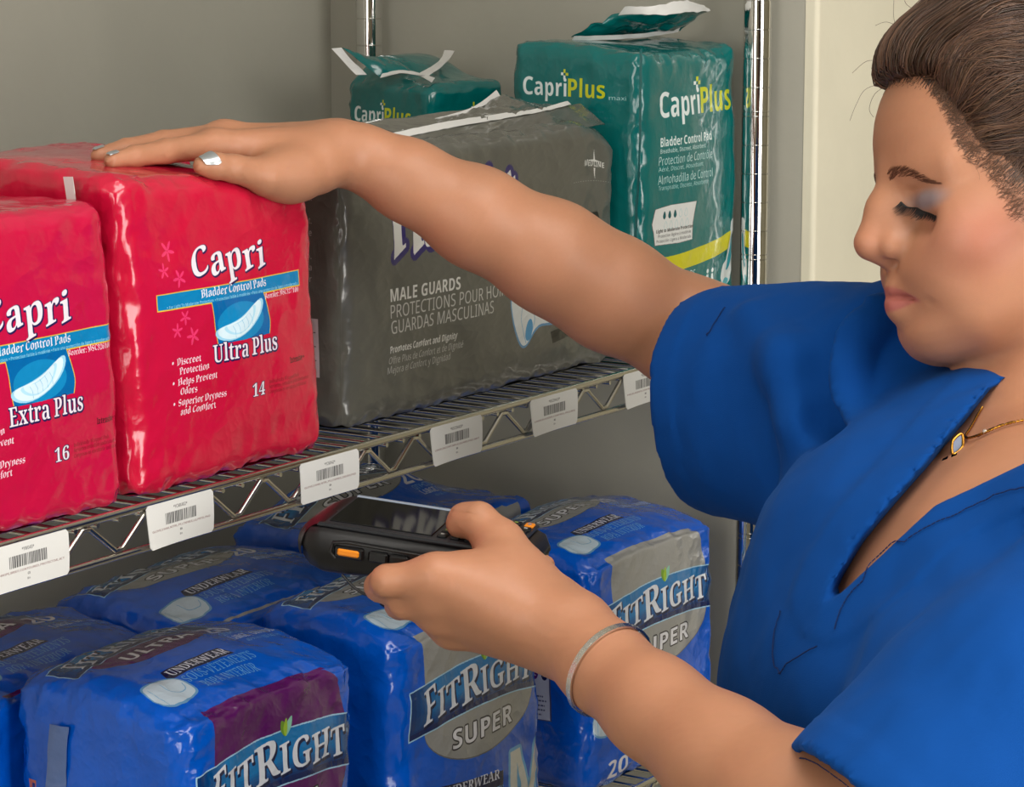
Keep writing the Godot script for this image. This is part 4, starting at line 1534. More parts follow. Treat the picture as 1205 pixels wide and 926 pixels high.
		for n in cells.size():
			var fl := flags[n]
			if fl & 7 == 0:
				continue
			var c: Vector3i = cells[n]
			for ax in 3:
				if fl & (1 << ax) == 0:
					continue
				var p := Vector3i.ZERO
				var q := Vector3i.ZERO
				if ax == 0:
					p = Vector3i(0, 0, 1); q = Vector3i(0, 1, 0)
				elif ax == 1:
					p = Vector3i(1, 0, 0); q = Vector3i(0, 0, 1)
				else:
					p = Vector3i(0, 1, 0); q = Vector3i(1, 0, 0)
				var i1: int = ids.get(c - p, -1)
				var i2: int = ids.get(c - p - q, -1)
				var i3: int = ids.get(c - q, -1)
				if i1 < 0 or i2 < 0 or i3 < 0:
					continue
				if fl & 8:
					out.quad(n, i1, i2, i3)
				else:
					out.quad(n, i3, i2, i1)
		for i in range(0, out.idx.size(), 3):
			var g := (out.v[out.idx[i + 2]] - out.v[out.idx[i]]).cross(out.v[out.idx[i + 1]] - out.v[out.idx[i]])
			for j in 3:
				out.n[out.idx[i + j]] += g
		for i in out.n.size():
			out.n[i] = out.n[i].normalized()
			if colour == "skin":
				out.col[i] = host.skin_colour(out.v[i])
		return out


# ---------------------------------------------------------------- the woman
var head_xf := Transform3D()        # head: x forward, y up, z to her left; origin between the ears
var head_in := Transform3D()
var skin: Field
var shirt: Field
var hair: Field
var cloth_noise: FastNoiseLite
var skin_noise: FastNoiseLite
var neckline := PackedVector2Array()
var cut_u := Vector3()
var cut_v := Vector3()
var cut_o := Vector3()
var cut_n := Vector3()

# half sections of the head by height: front, half width (metres)
const FRONT := [[-0.080, 0.030], [-0.0765, 0.052], [-0.0735, 0.072], [-0.070, 0.083], [-0.0654, 0.0895], [-0.058, 0.0955], [-0.0514, 0.0975], [-0.0455, 0.0962], [-0.040, 0.0975], [-0.034, 0.0995], [-0.027, 0.1000], [-0.0183, 0.1012], [-0.0136, 0.1010], [-0.008, 0.0990], [0.0, 0.0935], [0.015, 0.0885], [0.030, 0.0875], [0.041, 0.0895], [0.049, 0.0920], [0.059, 0.0922], [0.072, 0.0904], [0.085, 0.0863], [0.098, 0.0793], [0.107, 0.0715], [0.118, 0.056], [0.128, 0.035], [0.134, 0.012]]
const WIDE := [[-0.080, 0.016], [-0.0735, 0.032], [-0.066, 0.042], [-0.056, 0.050], [-0.045, 0.0555], [-0.03, 0.0615], [-0.01, 0.0665], [0.01, 0.0700], [0.03, 0.0715], [0.05, 0.0715], [0.07, 0.0700], [0.085, 0.0665], [0.10, 0.0600], [0.115, 0.0480], [0.128, 0.030], [0.134, 0.012]]


func table(t: Array, y: float) -> float:
	if y <= t[0][0]:
		return t[0][1]
	for i in range(1, t.size()):
		if y < t[i][0]:
			var f: float = (y - t[i - 1][0]) / (t[i][0] - t[i - 1][0])
			return lerpf(t[i - 1][1], t[i][1], f)
	return t[t.size() - 1][1]


# distance to the bare skull and face mass (world point), without nose, lips and lids
func head_shape(w: Vector3) -> float:
	var p := head_in * w
	var f := (table(FRONT, p.y) + table(FRONT, p.y + 0.003) + table(FRONT, p.y - 0.003)) / 3.0
	var s := (table(WIDE, p.y) + table(WIDE, p.y + 0.004) + table(WIDE, p.y - 0.004)) / 3.0
	var bk := 0.098 if p.y > -0.01 else lerpf(0.098, 0.062, clampf((-0.01 - p.y) / 0.06, 0.0, 1.0))
	if p.y > 0.07:
		bk *= sqrt(maxf(0.02, 1.0 - pow((p.y - 0.07) / 0.066, 2.0)))
	var qx := absf(p.x) / (f if p.x > 0.0 else bk)
	var qz := absf(p.z) / s
	var rho := pow(pow(qx, 2.15) + pow(qz, 2.15), 1.0 / 2.15)
	var l := Vector2(p.x, p.z).length()
	var d := (l - l / maxf(rho, 0.001)) if rho > 0.02 else -s
	d *= 0.8
	if p.y > 0.134:
		d = maxf(d, p.y - 0.134)
	if p.y < -0.080:
		d = maxf(d, -0.080 - p.y)
	return d


func hd(x: float, y: float, z: float) -> Vector3:
	return head_xf * Vector3(x, y, z)


func skin_colour(w: Vector3) -> Color:
	var base := Color(0.460, 0.212, 0.118)      # linear
	var v := skin_noise.get_noise_3d(w.x * 30.0, w.y * 30.0, w.z * 30.0)
	var fine := skin_noise.get_noise_3d(w.x * 300.0, w.y * 300.0, w.z * 300.0)
	var c := base * (1.0 + 0.05 * v + 0.03 * fine)
	var p := head_in * w
	if p.x > -0.1 and p.y > -0.1 and p.length() < 0.17:
		var z := absf(p.z)
		# flushed cheeks and nose
		var cheek := exp(-(pow((p.x - 0.062) / 0.028, 2.0) + pow((p.y + 0.004) / 0.024, 2.0))) * smoothstep(0.02, 0.04, z)
		var nose := exp(-pow((p - Vector3(0.117, 0.010, p.z)).length() / 0.014, 2.0)) * 0.7
		c = c.lerp(Color(0.49, 0.172, 0.118), clampf(0.6 * cheek + nose * 0.25, 0.0, 1.0))
		# lips
		var line := lip_line(z)
		var up := p.y - line.y
		var lipped := smoothstep(0.027, 0.021, z) * smoothstep(0.075, 0.082, p.x)
		var hu := lerpf(0.0062, 0.0015, smoothstep(0.004, 0.025, z))
		var hl := lerpf(0.0092, 0.0015, smoothstep(0.004, 0.025, z))
		var inside := smoothstep(-hl - 0.0012, -hl + 0.0008, up) * smoothstep(hu + 0.0012, hu - 0.0008, up)
		c = c.lerp(Color(0.40, 0.110, 0.098), lipped * inside * 0.85)
		# blue-grey powder on the upper lid
		var e := Vector3((p.x - 0.079) / 1.4, (p.y - 0.0265) / 0.55, (z - 0.034) / 1.4).length()
		c = c.lerp(Color(0.19, 0.17, 0.19), smoothstep(0.0175, 0.005, e) * 0.85)
		# a few moles
		for m in [Vector3(0.066, 0.0665, 0.046), Vector3(0.0600, -0.040, 0.0375), Vector3(0.050, -0.056, 0.036), Vector3(0.0375, -0.012, 0.0555)]:
			c = c.lerp(Color(0.20, 0.085, 0.05), smoothstep(0.0014, 0.0006, (p - m).length()) * 0.8)
	c.a = 1.0
	return c


func lip_line(z: float) -> Vector3:
	var t := clampf(z / 0.024, 0.0, 1.0)
	return Vector3(lerpf(0.1050, 0.0885, t * t), lerpf(-0.0272, -0.0338, t * t * 0.8 + 0.2 * t), z)


func finger(f: Field, pts: Array, radii: Array, kk := 0.004) -> void:
	for i in pts.size() - 1:
		f.cone(pts[i], pts[i + 1], radii[i], radii[i + 1], 0.010 if i == 0 else kk)


func build_skin() -> void:
	skin = Field.new()
	skin.host = self
	# -- head
	skin.cone(hd(0, 0.03, 0), hd(0, 0.03, 0), 0.165, 0.165, 0.001, 2)
	for s in [-1.0, 1.0]:
		skin.cone(hd(0.058, 0.004, 0.045 * s), hd(0.040, 0.010, 0.056 * s), 0.013, 0.011, 0.03)          # cheekbone
		skin.cone(hd(0.070, -0.016, 0.026 * s), hd(0.064, -0.002, 0.036 * s), 0.016, 0.016, 0.03)        # cheek
		skin.cone(hd(0.0955, 0.0300, 0.0190 * s), hd(0.0930, 0.0310, 0.0260 * s), 0.0085, 0.0070, 0.016, 1)  # inner eye hollow
		skin.cone(hd(0.0900, 0.0180, 0.0240 * s), hd(0.0860, 0.0140, 0.0360 * s), 0.0045, 0.0040, 0.016, 1)  # under the eye
		skin.cone(hd(0.0770, 0.0430, 0.0160 * s), hd(0.0640, 0.0445, 0.0430 * s), 0.0098, 0.0085, 0.014)     # brow
		skin.cone(hd(0.0705, 0.0245, 0.0285 * s), hd(0.0690, 0.0235, 0.0350 * s), 0.0142, 0.0132, 0.004)     # closed lid over the eye
		skin.cone(hd(0.0880, 0.0338, 0.0220 * s), hd(0.0790, 0.0330, 0.0460 * s), 0.0012, 0.0012, 0.005, 1)  # fold above the lid
		skin.cone(hd(0.058, -0.048, 0.028 * s), hd(0.010, -0.034, 0.048 * s), 0.016, 0.016, 0.03)        # jaw
	# -- nose
	skin.cone(hd(0.0845, 0.0465, 0), hd(0.0985, 0.0285, 0), 0.0085, 0.0080, 0.012)
	skin.cone(hd(0.0985, 0.0285, 0), hd(0.1114, 0.0092, 0), 0.0080, 0.0096, 0.010)
	for s in [-1.0, 1.0]:
		skin.cone(hd(0.0850, 0.0290, 0.0065 * s), hd(0.0975, 0.0070, 0.0085 * s), 0.0080, 0.0090, 0.012)
		skin.cone(hd(0.1010, 0.0030, 0.0105 * s), hd(0.0945, 0.0008, 0.0125 * s), 0.0084, 0.0074, 0.004)
		skin.cone(hd(0.1085, -0.0065, 0.0070 * s), hd(0.1010, -0.0078, 0.0080 * s), 0.0034, 0.0034, 0.004, 1)
	skin.cone(hd(0.1115, 0.0050, 0), hd(0.1000, -0.0050, 0), 0.0070, 0.0060, 0.006)
	# -- lips and chin
	for s in [-1.0, 1.0]:
		skin.cone(hd(0.0995, -0.0225, 0.003 * s), hd(0.0850, -0.0315, 0.0235 * s), 0.0066, 0.0036, 0.006)
		skin.cone(hd(0.0990, -0.0345, 0.0), hd(0.0840, -0.0370, 0.0215 * s), 0.0092, 0.0042, 0.006)
		skin.cone(hd(0.1095, -0.0272, 0.0), hd(0.0905, -0.0342, 0.0255 * s), 0.0011, 0.0011, 0.0035, 1)
		skin.cone(hd(0.0870, -0.0345, 0.0285 * s), hd(0.0850, -0.0355, 0.0290 * s), 0.0018, 0.0016, 0.007, 1)
	skin.cone(hd(0.0800, -0.0565, -0.004), hd(0.0800, -0.0560, 0.004), 0.0172, 0.0172, 0.02)
	# -- ears
	for s in [-1.0, 1.0]:
		skin.chain([hd(0.004, 0.002, 0.071 * s), hd(0.002, 0.022, 0.077 * s), hd(-0.008, 0.034, 0.080 * s), hd(-0.020, 0.028, 0.082 * s), hd(-0.020, 0.008, 0.080 * s), hd(-0.008, -0.016, 0.075 * s), hd(0.002, -0.022, 0.071 * s)], [0.004, 0.0035, 0.004, 0.004, 0.004, 0.005, 0.005], 0.006)
		skin.cone(hd(-0.006, -0.006, 0.070 * s), hd(-0.010, 0.018, 0.072 * s), 0.009, 0.009, 0.008)
	# -- neck and chest
	skin.chain([hd(-0.022, -0.030, 0), Vector3(-0.5229, 1.3932, 0.5026), Vector3(-0.5309, 1.3234, 0.5129)], [0.052, 0.050, 0.058], 0.03)
	skin.chain([hd(-0.012, -0.020, 0.058), Vector3(-0.5800, 1.3796, 0.5027), Vector3(-0.5875, 1.3368, 0.4862)], [0.012, 0.013, 0.011], 0.02)
	skin.chain([Vector3(-0.4960, 1.3112, 0.4585), Vector3(-0.5678, 1.3009, 0.5004), Vector3(-0.6337, 1.3053, 0.5655)], [0.040, 0.050, 0.050], 0.05)
	skin.chain([Vector3(-0.4976, 1.3072, 0.4198), Vector3(-0.5224, 1.2757, 0.4103), Vector3(-0.5579, 1.2224, 0.3911), Vector3(-0.5709, 1.1614, 0.3908)], [0.050, 0.062, 0.068, 0.070], 0.05)
	skin.chain([Vector3(-0.6339, 1.3233, 0.5405), Vector3(-0.6637, 1.2801, 0.5270), Vector3(-0.6809, 1.2219, 0.5003)], [0.054, 0.068, 0.080], 0.05)
	skin.chain([Vector3(-0.5624, 1.3180, 0.4657), Vector3(-0.6134, 1.2584, 0.4432), Vector3(-0.6326, 1.1846, 0.4411)], [0.056, 0.076, 0.078], 0.05)
	# -- right arm, reaching over to the red pack
	skin.chain([Vector3(-0.4617, 1.3489, 0.3681), Vector3(-0.4551, 1.3659, 0.2695), Vector3(-0.4466, 1.3760, 0.1856)], [0.044, 0.042, 0.0385], 0.02)
	skin.chain([Vector3(-0.4466, 1.3760, 0.1856), Vector3(-0.4908, 1.4092, 0.1435), Vector3(-0.5228, 1.4363, 0.1130), Vector3(-0.5605, 1.4666, 0.0727), Vector3(-0.5909, 1.4931, 0.0355), Vector3(-0.6120, 1.5096, 0.0103)], [0.0380, 0.0383, 0.0370, 0.0322, 0.0252, 0.0213], 0.02)
	skin.cone(Vector3(-0.6120, 1.5096, 0.0103), Vector3(-0.6261, 1.5131, -0.0014), 0.0210, 0.0215, 0.012)
	# back of the hand: bones fan out to the knuckles
	skin.cone(Vector3(-0.6211, 1.5138, -0.0051), Vector3(-0.6782, 1.5254, -0.0602), 0.0190, 0.0105, 0.010)
	skin.cone(Vector3(-0.6327, 1.5137, 0.0012), Vector3(-0.7042, 1.5220, -0.0470), 0.0200, 0.0105, 0.010)
	skin.cone(Vector3(-0.6153, 1.5143, -0.0094), Vector3(-0.6552, 1.5228, -0.0687), 0.0190, 0.0095, 0.010)
	skin.cone(Vector3(-0.6072, 1.5134, -0.0153), Vector3(-0.6349, 1.5188, -0.0733), 0.0175, 0.0090, 0.010)
	skin.cone(Vector3(-0.6532, 1.5058, 0.0001), Vector3(-0.6857, 1.5027, -0.0082), 0.0200, 0.0165, 0.012)
	skin.cone(Vector3(-0.6686, 1.4998, -0.0030), Vector3(-0.6761, 1.4974, -0.0047), 0.0140, 0.0130, 0.010)
	# fingers, then the thumb
	finger(skin, [Vector3(-0.7058, 1.5222, -0.0457), Vector3(-0.7498, 1.5211, -0.0520), Vector3(-0.7787, 1.5197, -0.0551), Vector3(-0.7988, 1.5183, -0.0577)], [0.0100, 0.0084, 0.0072, 0.0055], 0.003)
	finger(skin, [Vector3(-0.6773, 1.5254, -0.0587), Vector3(-0.7290, 1.5244, -0.0714), Vector3(-0.7642, 1.5222, -0.0747), Vector3(-0.7876, 1.5198, -0.0784)], [0.0100, 0.0084, 0.0074, 0.0056], 0.003)
	finger(skin, [Vector3(-0.6520, 1.5220, -0.0690), Vector3(-0.6977, 1.5222, -0.0838), Vector3(-0.7287, 1.5201, -0.0883), Vector3(-0.7518, 1.5176, -0.0914)], [0.0092, 0.0080, 0.0070, 0.0054], 0.003)
	finger(skin, [Vector3(-0.6321, 1.5173, -0.0741), Vector3(-0.6672, 1.5181, -0.0858), Vector3(-0.6907, 1.5161, -0.0897), Vector3(-0.7075, 1.5136, -0.0926)], [0.0082, 0.0070, 0.0062, 0.0050], 0.003)
	finger(skin, [Vector3(-0.6740, 1.5015, -0.0026), Vector3(-0.7003, 1.5028, -0.0065), Vector3(-0.7268, 1.5098, -0.0125), Vector3(-0.7415, 1.5125, -0.0174), Vector3(-0.7505, 1.5130, -0.0203)], [0.0165, 0.0125, 0.0092, 0.0088, 0.0066], 0.004)
	# -- left arm, forearm across the front, hand round the scanner
	skin.chain([Vector3(-0.7115, 1.2875, 0.6193), Vector3(-0.8008, 1.2230, 0.5763), Vector3(-0.8668, 1.1754, 0.5361)], [0.052, 0.046, 0.040], 0.02)
	skin.chain([Vector3(-0.8668, 1.1754, 0.5361), Vector3(-0.8537, 1.1879, 0.4772), Vector3(-0.8367, 1.2008, 0.4244), Vector3(-0.8200, 1.2184, 0.3696), Vector3(-0.8031, 1.2322, 0.3256), Vector3(-0.7949, 1.2457, 0.2964)], [0.040, 0.0390, 0.0345, 0.0295, 0.0262, 0.0262], 0.012)
	# palm
	skin.cone(Vector3(-0.7905, 1.2459, 0.2937), Vector3(-0.8326, 1.2819, 0.2221), 0.0245, 0.0125, 0.012)
	skin.cone(Vector3(-0.7851, 1.2415, 0.2904), Vector3(-0.8275, 1.2672, 0.2160), 0.0235, 0.0120, 0.012)
	skin.cone(Vector3(-0.7783, 1.2364, 0.2839), Vector3(-0.8165, 1.2527, 0.2135), 0.0225, 0.0115, 0.012)
	skin.cone(Vector3(-0.7707, 1.2353, 0.2773), Vector3(-0.8019, 1.2390, 0.2125), 0.0200, 0.0105, 0.012)
	skin.cone(Vector3(-0.7807, 1.2563, 0.2680), Vector3(-0.7892, 1.2778, 0.2422), 0.0240, 0.0200, 0.014)
	skin.cone(Vector3(-0.8012, 1.2716, 0.2499), Vector3(-0.8156, 1.2775, 0.2313), 0.0190, 0.0160, 0.014)
	# thumb on the keys
	finger(skin, [Vector3(-0.7803, 1.2727, 0.2502), Vector3(-0.7759, 1.2913, 0.2323), Vector3(-0.7744, 1.3036, 0.2154), Vector3(-0.7741, 1.3029, 0.2050), Vector3(-0.7747, 1.2993, 0.2015)], [0.0200, 0.0150, 0.0112, 0.0098, 0.0082], 0.006)
	# index and middle finger bend back under the scanner
	finger(skin, [Vector3(-0.8339, 1.2809, 0.2204), Vector3(-0.8460, 1.2774, 0.1953), Vector3(-0.8337, 1.2692, 0.1814), Vector3(-0.8032, 1.2620, 0.1748), Vector3(-0.7742, 1.2581, 0.1743)], [0.0112, 0.0098, 0.0094, 0.0080, 0.0068], 0.003)
	finger(skin, [Vector3(-0.8285, 1.2662, 0.2148), Vector3(-0.8310, 1.2596, 0.1980), Vector3(-0.8169, 1.2541, 0.1842), Vector3(-0.7860, 1.2504, 0.1771), Vector3(-0.7570, 1.2497, 0.1756)], [0.0108, 0.0090, 0.0088, 0.0078, 0.0066], 0.003)
	finger(skin, [Vector3(-0.8167, 1.2516, 0.2136), Vector3(-0.8062, 1.2474, 0.1994), Vector3(-0.7747, 1.2433, 0.1876), Vector3(-0.7404, 1.2445, 0.1843), Vector3(-0.7200, 1.2463, 0.1874)], [0.0105, 0.0090, 0.0084, 0.0076, 0.0064], 0.003)
	finger(skin, [Vector3(-0.8014, 1.2385, 0.2134), Vector3(-0.7878, 1.2359, 0.2016), Vector3(-0.7508, 1.2401, 0.1977), Vector3(-0.7321, 1.2568, 0.2214), Vector3(-0.7270, 1.2687, 0.2349)], [0.0098, 0.0084, 0.0076, 0.0070, 0.0066], 0.003)


# V-shaped neckline cut through the front, and a stitched band along it
func neck_dist(p: Vector3) -> float:
	var q := Vector2((p - cut_o).dot(cut_u), (p - cut_o).dot(cut_v))
	var best := 1e9
	var inside := false
	var m := neckline.size()
	for i in m:
		var a := neckline[i]
		var b := neckline[(i + 1) % m]
		var ab := b - a
		var t := clampf((q - a).dot(ab) / ab.length_squared(), 0.0, 1.0)
		best = minf(best, (q - a - ab * t).length_squared())
		if (a.y > q.y) != (b.y > q.y) and q.x < (b.x - a.x) * (q.y - a.y) / (b.y - a.y) + a.x:
			inside = not inside
	return -sqrt(best) if inside else sqrt(best)


var sleeve_planes := []


func shirt_cut(p: Vector3, d: float) -> float:
	var fold := cloth_noise.get_noise_3d(p.x * 7.0, p.y * 4.0, p.z * 7.0) * 0.0045 + cloth_noise.get_noise_3d(p.x * 17.0 + 5.0, p.y * 11.0, p.z * 17.0) * 0.002
	d -= fold
	for s in sleeve_planes:
		var rel: Vector3 = p - s[0]
		if rel.length_squared() < 0.0324:
			var e: float = rel.dot(s[1])
			# hem: the last 22 mm is folded double
			d -= 0.0012 * smoothstep(-0.0235, -0.022, e)
			# open end: hollow for the last 50 mm
			var inner := maxf(d + 0.007, -0.05 - e)
			d = maxf(maxf(d, e), -inner)
	if (p - cut_o).dot(cut_n) > -0.16 and (p - cut_o).length_squared() < 0.12:
		var e := neck_dist(p)
		if e < 0.027 and e > 0.0:
			d -= 0.0016 * smoothstep(0.026, 0.0245, e)
		d = maxf(d, -e)
	return d


func build_shirt() -> void:
	shirt = Field.new()
	shirt.host = self
	shirt.special = "shirt"
	# torso
	shirt.chain([Vector3(-0.4743, 1.3372, 0.4087), Vector3(-0.5117, 1.2848, 0.4052), Vector3(-0.5490, 1.2199, 0.3870), Vector3(-0.5621, 1.1585, 0.3866), Vector3(-0.5645, 1.0637, 0.4138), Vector3(-0.5760, 0.9241, 0.4413)], [0.060, 0.078, 0.082, 0.085, 0.085, 0.095], 0.05)
	shirt.chain([Vector3(-0.6331, 1.3284, 0.5400), Vector3(-0.6637, 1.2801, 0.5270), Vector3(-0.6846, 1.2066, 0.4996), Vector3(-0.6707, 1.1104, 0.4963), Vector3(-0.6722, 0.9731, 0.5010)], [0.062, 0.075, 0.088, 0.085, 0.095], 0.05)
	shirt.chain([Vector3(-0.5676, 1.3244, 0.4648), Vector3(-0.6185, 1.2596, 0.4443), Vector3(-0.6359, 1.1854, 0.4414), Vector3(-0.6275, 1.0904, 0.4572), Vector3(-0.6312, 0.9527, 0.4775)], [0.072, 0.094, 0.097, 0.095, 0.10], 0.05)
	shirt.chain([Vector3(-0.4549, 1.3112, 0.5226), Vector3(-0.4653, 1.1753, 0.5319), Vector3(-0.5450, 0.9323, 0.5245)], [0.085, 0.105, 0.115], 0.06)
	shirt.chain([Vector3(-0.6088, 1.3233, 0.5795), Vector3(-0.6075, 1.2010, 0.5839), Vector3(-0.6349, 0.9731, 0.5590)], [0.075, 0.100, 0.110], 0.06)
	# shoulders up to the neck
	shirt.chain([Vector3(-0.4904, 1.3519, 0.4728), Vector3(-0.4870, 1.3577, 0.4198), Vector3(-0.4915, 1.3684, 0.3718)], [0.045, 0.050, 0.062], 0.03)
	shirt.chain([Vector3(-0.5860, 1.3376, 0.5540), Vector3(-0.6870, 1.3211, 0.6088)], [0.050, 0.070], 0.04)
	# right sleeve, held out
	shirt.chain([Vector3(-0.4919, 1.3655, 0.3721), Vector3(-0.4786, 1.3571, 0.3015), Vector3(-0.4696, 1.3473, 0.2436), Vector3(-0.4603, 1.3396, 0.1761)], [0.064, 0.064, 0.064, 0.062], 0.03)
	shirt.chain([Vector3(-0.5102, 1.3258, 0.3565), Vector3(-0.4942, 1.3163, 0.2905), Vector3(-0.4836, 1.3136, 0.2516), Vector3(-0.4743, 1.3120, 0.1914)], [0.050, 0.046, 0.044, 0.042], 0.03)
	shirt.chain([Vector3(-0.4913, 1.2949, 0.2081), Vector3(-0.4971, 1.2968, 0.2455), Vector3(-0.5081, 1.2932, 0.3046)], [0.018, 0.021, 0.030], 0.03)
	sleeve_planes.append([Vector3(-0.4692, 1.3421, 0.2084), (Vector3(-0.4692, 1.3421, 0.2084) - Vector3(-0.4835, 1.3550, 0.3040)).normalized()])
	# folds between the sleeve and the shoulder
	shirt.chain([Vector3(-0.5342, 1.4211, 0.3915), Vector3(-0.5511, 1.4196, 0.3750), Vector3(-0.5613, 1.4079, 0.3667), Vector3(-0.5690, 1.3846, 0.3661), Vector3(-0.5796, 1.3586, 0.3731), Vector3(-0.6137, 1.3441, 0.3961)], [0.010, 0.014, 0.015, 0.014, 0.012, 0.008], 0.014)
	shirt.chain([Vector3(-0.5178, 1.4061, 0.2715), Vector3(-0.5485, 1.3829, 0.3158), Vector3(-0.5651, 1.3442, 0.3364), Vector3(-0.5603, 1.3032, 0.3385)], [0.006, 0.011, 0.011, 0.008], 0.022)
	for g in [[Vector3(-0.5496, 1.4210, 0.3656), Vector3(-0.5587, 1.4066, 0.3562), Vector3(-0.5671, 1.3804, 0.3535), Vector3(-0.5750, 1.3537, 0.3592), Vector3(-0.6104, 1.3438, 0.3825)], [Vector3(-0.7518, 1.3328, 0.5699), Vector3(-0.7878, 1.3140, 0.5577), Vector3(-0.8120, 1.2891, 0.5374), Vector3(-0.8325, 1.2593, 0.5152), Vector3(-0.8537, 1.2286, 0.4923)]]:
		for i in g.size() - 1:
			shirt.cone(g[i], g[i + 1], 0.013, 0.013, 0.014, 1)
	# left sleeve, near the camera
	shirt.chain([Vector3(-0.7086, 1.2803, 0.6261), Vector3(-0.7847, 1.2308, 0.5895), Vector3(-0.8475, 1.1807, 0.5550), Vector3(-0.8827, 1.1497, 0.5291)], [0.080, 0.080, 0.078, 0.076], 0.03)
	sleeve_planes.append([Vector3(-0.8637, 1.1709, 0.5425), (Vector3(-0.8827, 1.1497, 0.5291) - Vector3(-0.8475, 1.1807, 0.5550)).normalized()])
	shirt.chain([Vector3(-0.7129, 1.3200, 0.5595), Vector3(-0.7391, 1.2921, 0.5372), Vector3(-0.7658, 1.2596, 0.5156), Vector3(-0.7965, 1.2177, 0.4909)], [0.016, 0.018, 0.018, 0.012], 0.03)
	shirt.chain([Vector3(-0.7328, 1.3113, 0.5783), Vector3(-0.7691, 1.2865, 0.5581), Vector3(-0.8070, 1.2420, 0.5323)], [0.012, 0.014, 0.010], 0.02)


func build_person() -> void:
	skin_noise = FastNoiseLite.new()
	skin_noise.seed = 4
	skin_noise.frequency = 1.0
	cloth_noise = FastNoiseLite.new()
	cloth_noise.seed = 9
	cloth_noise.frequency = 1.0
	var hf := Vector3(-0.73107, -0.16051, -0.66315)
	var hu := Vector3(0.03033, 0.96333, -0.26660)
	head_xf = Transform3D(Basis(hf, hu, hu.cross(hf)), Vector3(-0.5217, 1.4835, 0.4752))
	head_in = head_xf.affine_inverse()
	# the neckline lies in a plane that faces forward and to the camera's side
	cut_o = Vector3(-0.6321, 1.3022, 0.4563)
	var face := Vector3(-0.90565, 0.24254, 0.34781)
	cut_u = Vector3.UP.cross(face).normalized()
	cut_v = face.cross(cut_u).normalized()
	cut_n = face
	for p in [Vector3(-0.6350, 1.3967, 0.4961), Vector3(-0.6886, 1.3533, 0.4794), Vector3(-0.7251, 1.3104, 0.4554), Vector3(-0.7417, 1.2911, 0.4489), Vector3(-0.7511, 1.2794, 0.4476), Vector3(-0.7518, 1.2836, 0.4545), Vector3(-0.7414, 1.3045, 0.4733), Vector3(-0.7267, 1.3391, 0.5037), Vector3(-0.7134, 1.3671, 0.5528), Vector3(-0.6676, 1.3753, 0.5838), Vector3(-0.5771, 1.4063, 0.5644), Vector3(-0.5643, 1.4050, 0.5096)]:
		neckline.append(Vector2((p - cut_o).dot(cut_u), (p - cut_o).dot(cut_v)))
	var w := thing("person", "woman in blue scrubs reaching to a red pack while holding a scanner", "person", Vector3(-0.56889, 0.00000, 0.49580))
	var off := w.position
	build_skin()
	var sm := std(Color.WHITE, 0.46, 0.0, 0.45)
	sm.vertex_color_use_as_albedo = true
	sm.subsurf_scatter_enabled = true
	sm.subsurf_scatter_strength = 0.06
	sm.normal_enabled = true
	sm.normal_texture = noise_tex(0.22, Color.BLACK, Color.WHITE, 512, 2.0, 3)
	sm.normal_scale = 0.22
	sm.uv1_triplanar = true
	sm.uv1_world_triplanar = true
	sm.uv1_scale = Vector3.ONE * 12.0
	var b := skin.nets(0.0030, "skin", 2)
	var fb := skin.nets(0.0014, "skin", 1)
	var at := b.v.size()
	b.v.append_array(fb.v)
	b.n.append_array(fb.n)
	b.uv.append_array(fb.uv)
	b.col.append_array(fb.col)
	for i in fb.idx:
		b.idx.append(i + at)
	var body := part("body", b.mesh(), sm, w)
	body.position = -off
	build_shirt()
	var cm := std(Color(0.02, 0.265, 0.555), 0.85, 0.0, 0.25)
	cm.rim_enabled = true
	cm.rim = 0.35
	cm.rim_tint = 0.7
	cm.normal_enabled = true
	cm.normal_texture = noise_tex(0.30, Color.BLACK, Color.WHITE, 512, 3.0, 2)
	cm.normal_scale = 0.3
	cm.uv1_triplanar = true
	cm.uv1_world_triplanar = true
	cm.uv1_scale = Vector3.ONE * 9.0
	M.cloth = cm
	var s := shirt.nets(0.0038)
	var top := part("scrub_top", s.mesh(), cm, w)
	top.position = -off
	build_stitches(w, off)
	build_hair(w, off)
	build_face_details(w, off)
	build_trousers(w, off)
	build_jewellery()


# where hair begins on the head: furthest forward by height
const HAIRLINE := [[-0.040, -0.030], [-0.020, 0.000], [-0.010, 0.024], [0.003, 0.0400], [0.022, 0.0450], [0.036, 0.0500], [0.045, 0.0590], [0.056, 0.0640], [0.073, 0.0660], [0.088, 0.0680], [0.098, 0.0720], [0.104, 0.0760], [0.110, 0.100], [0.2, 0.14]]


func hair_cut(w: Vector3, d: float) -> float:
	var p := head_in * w
	var e := (p.x - table(HAIRLINE, p.y) + 0.004) * 0.6
	var h := maxf(0.022 - absf(d - e), 0.0) / 0.022
	return maxf(d, e) + h * h * 0.0055


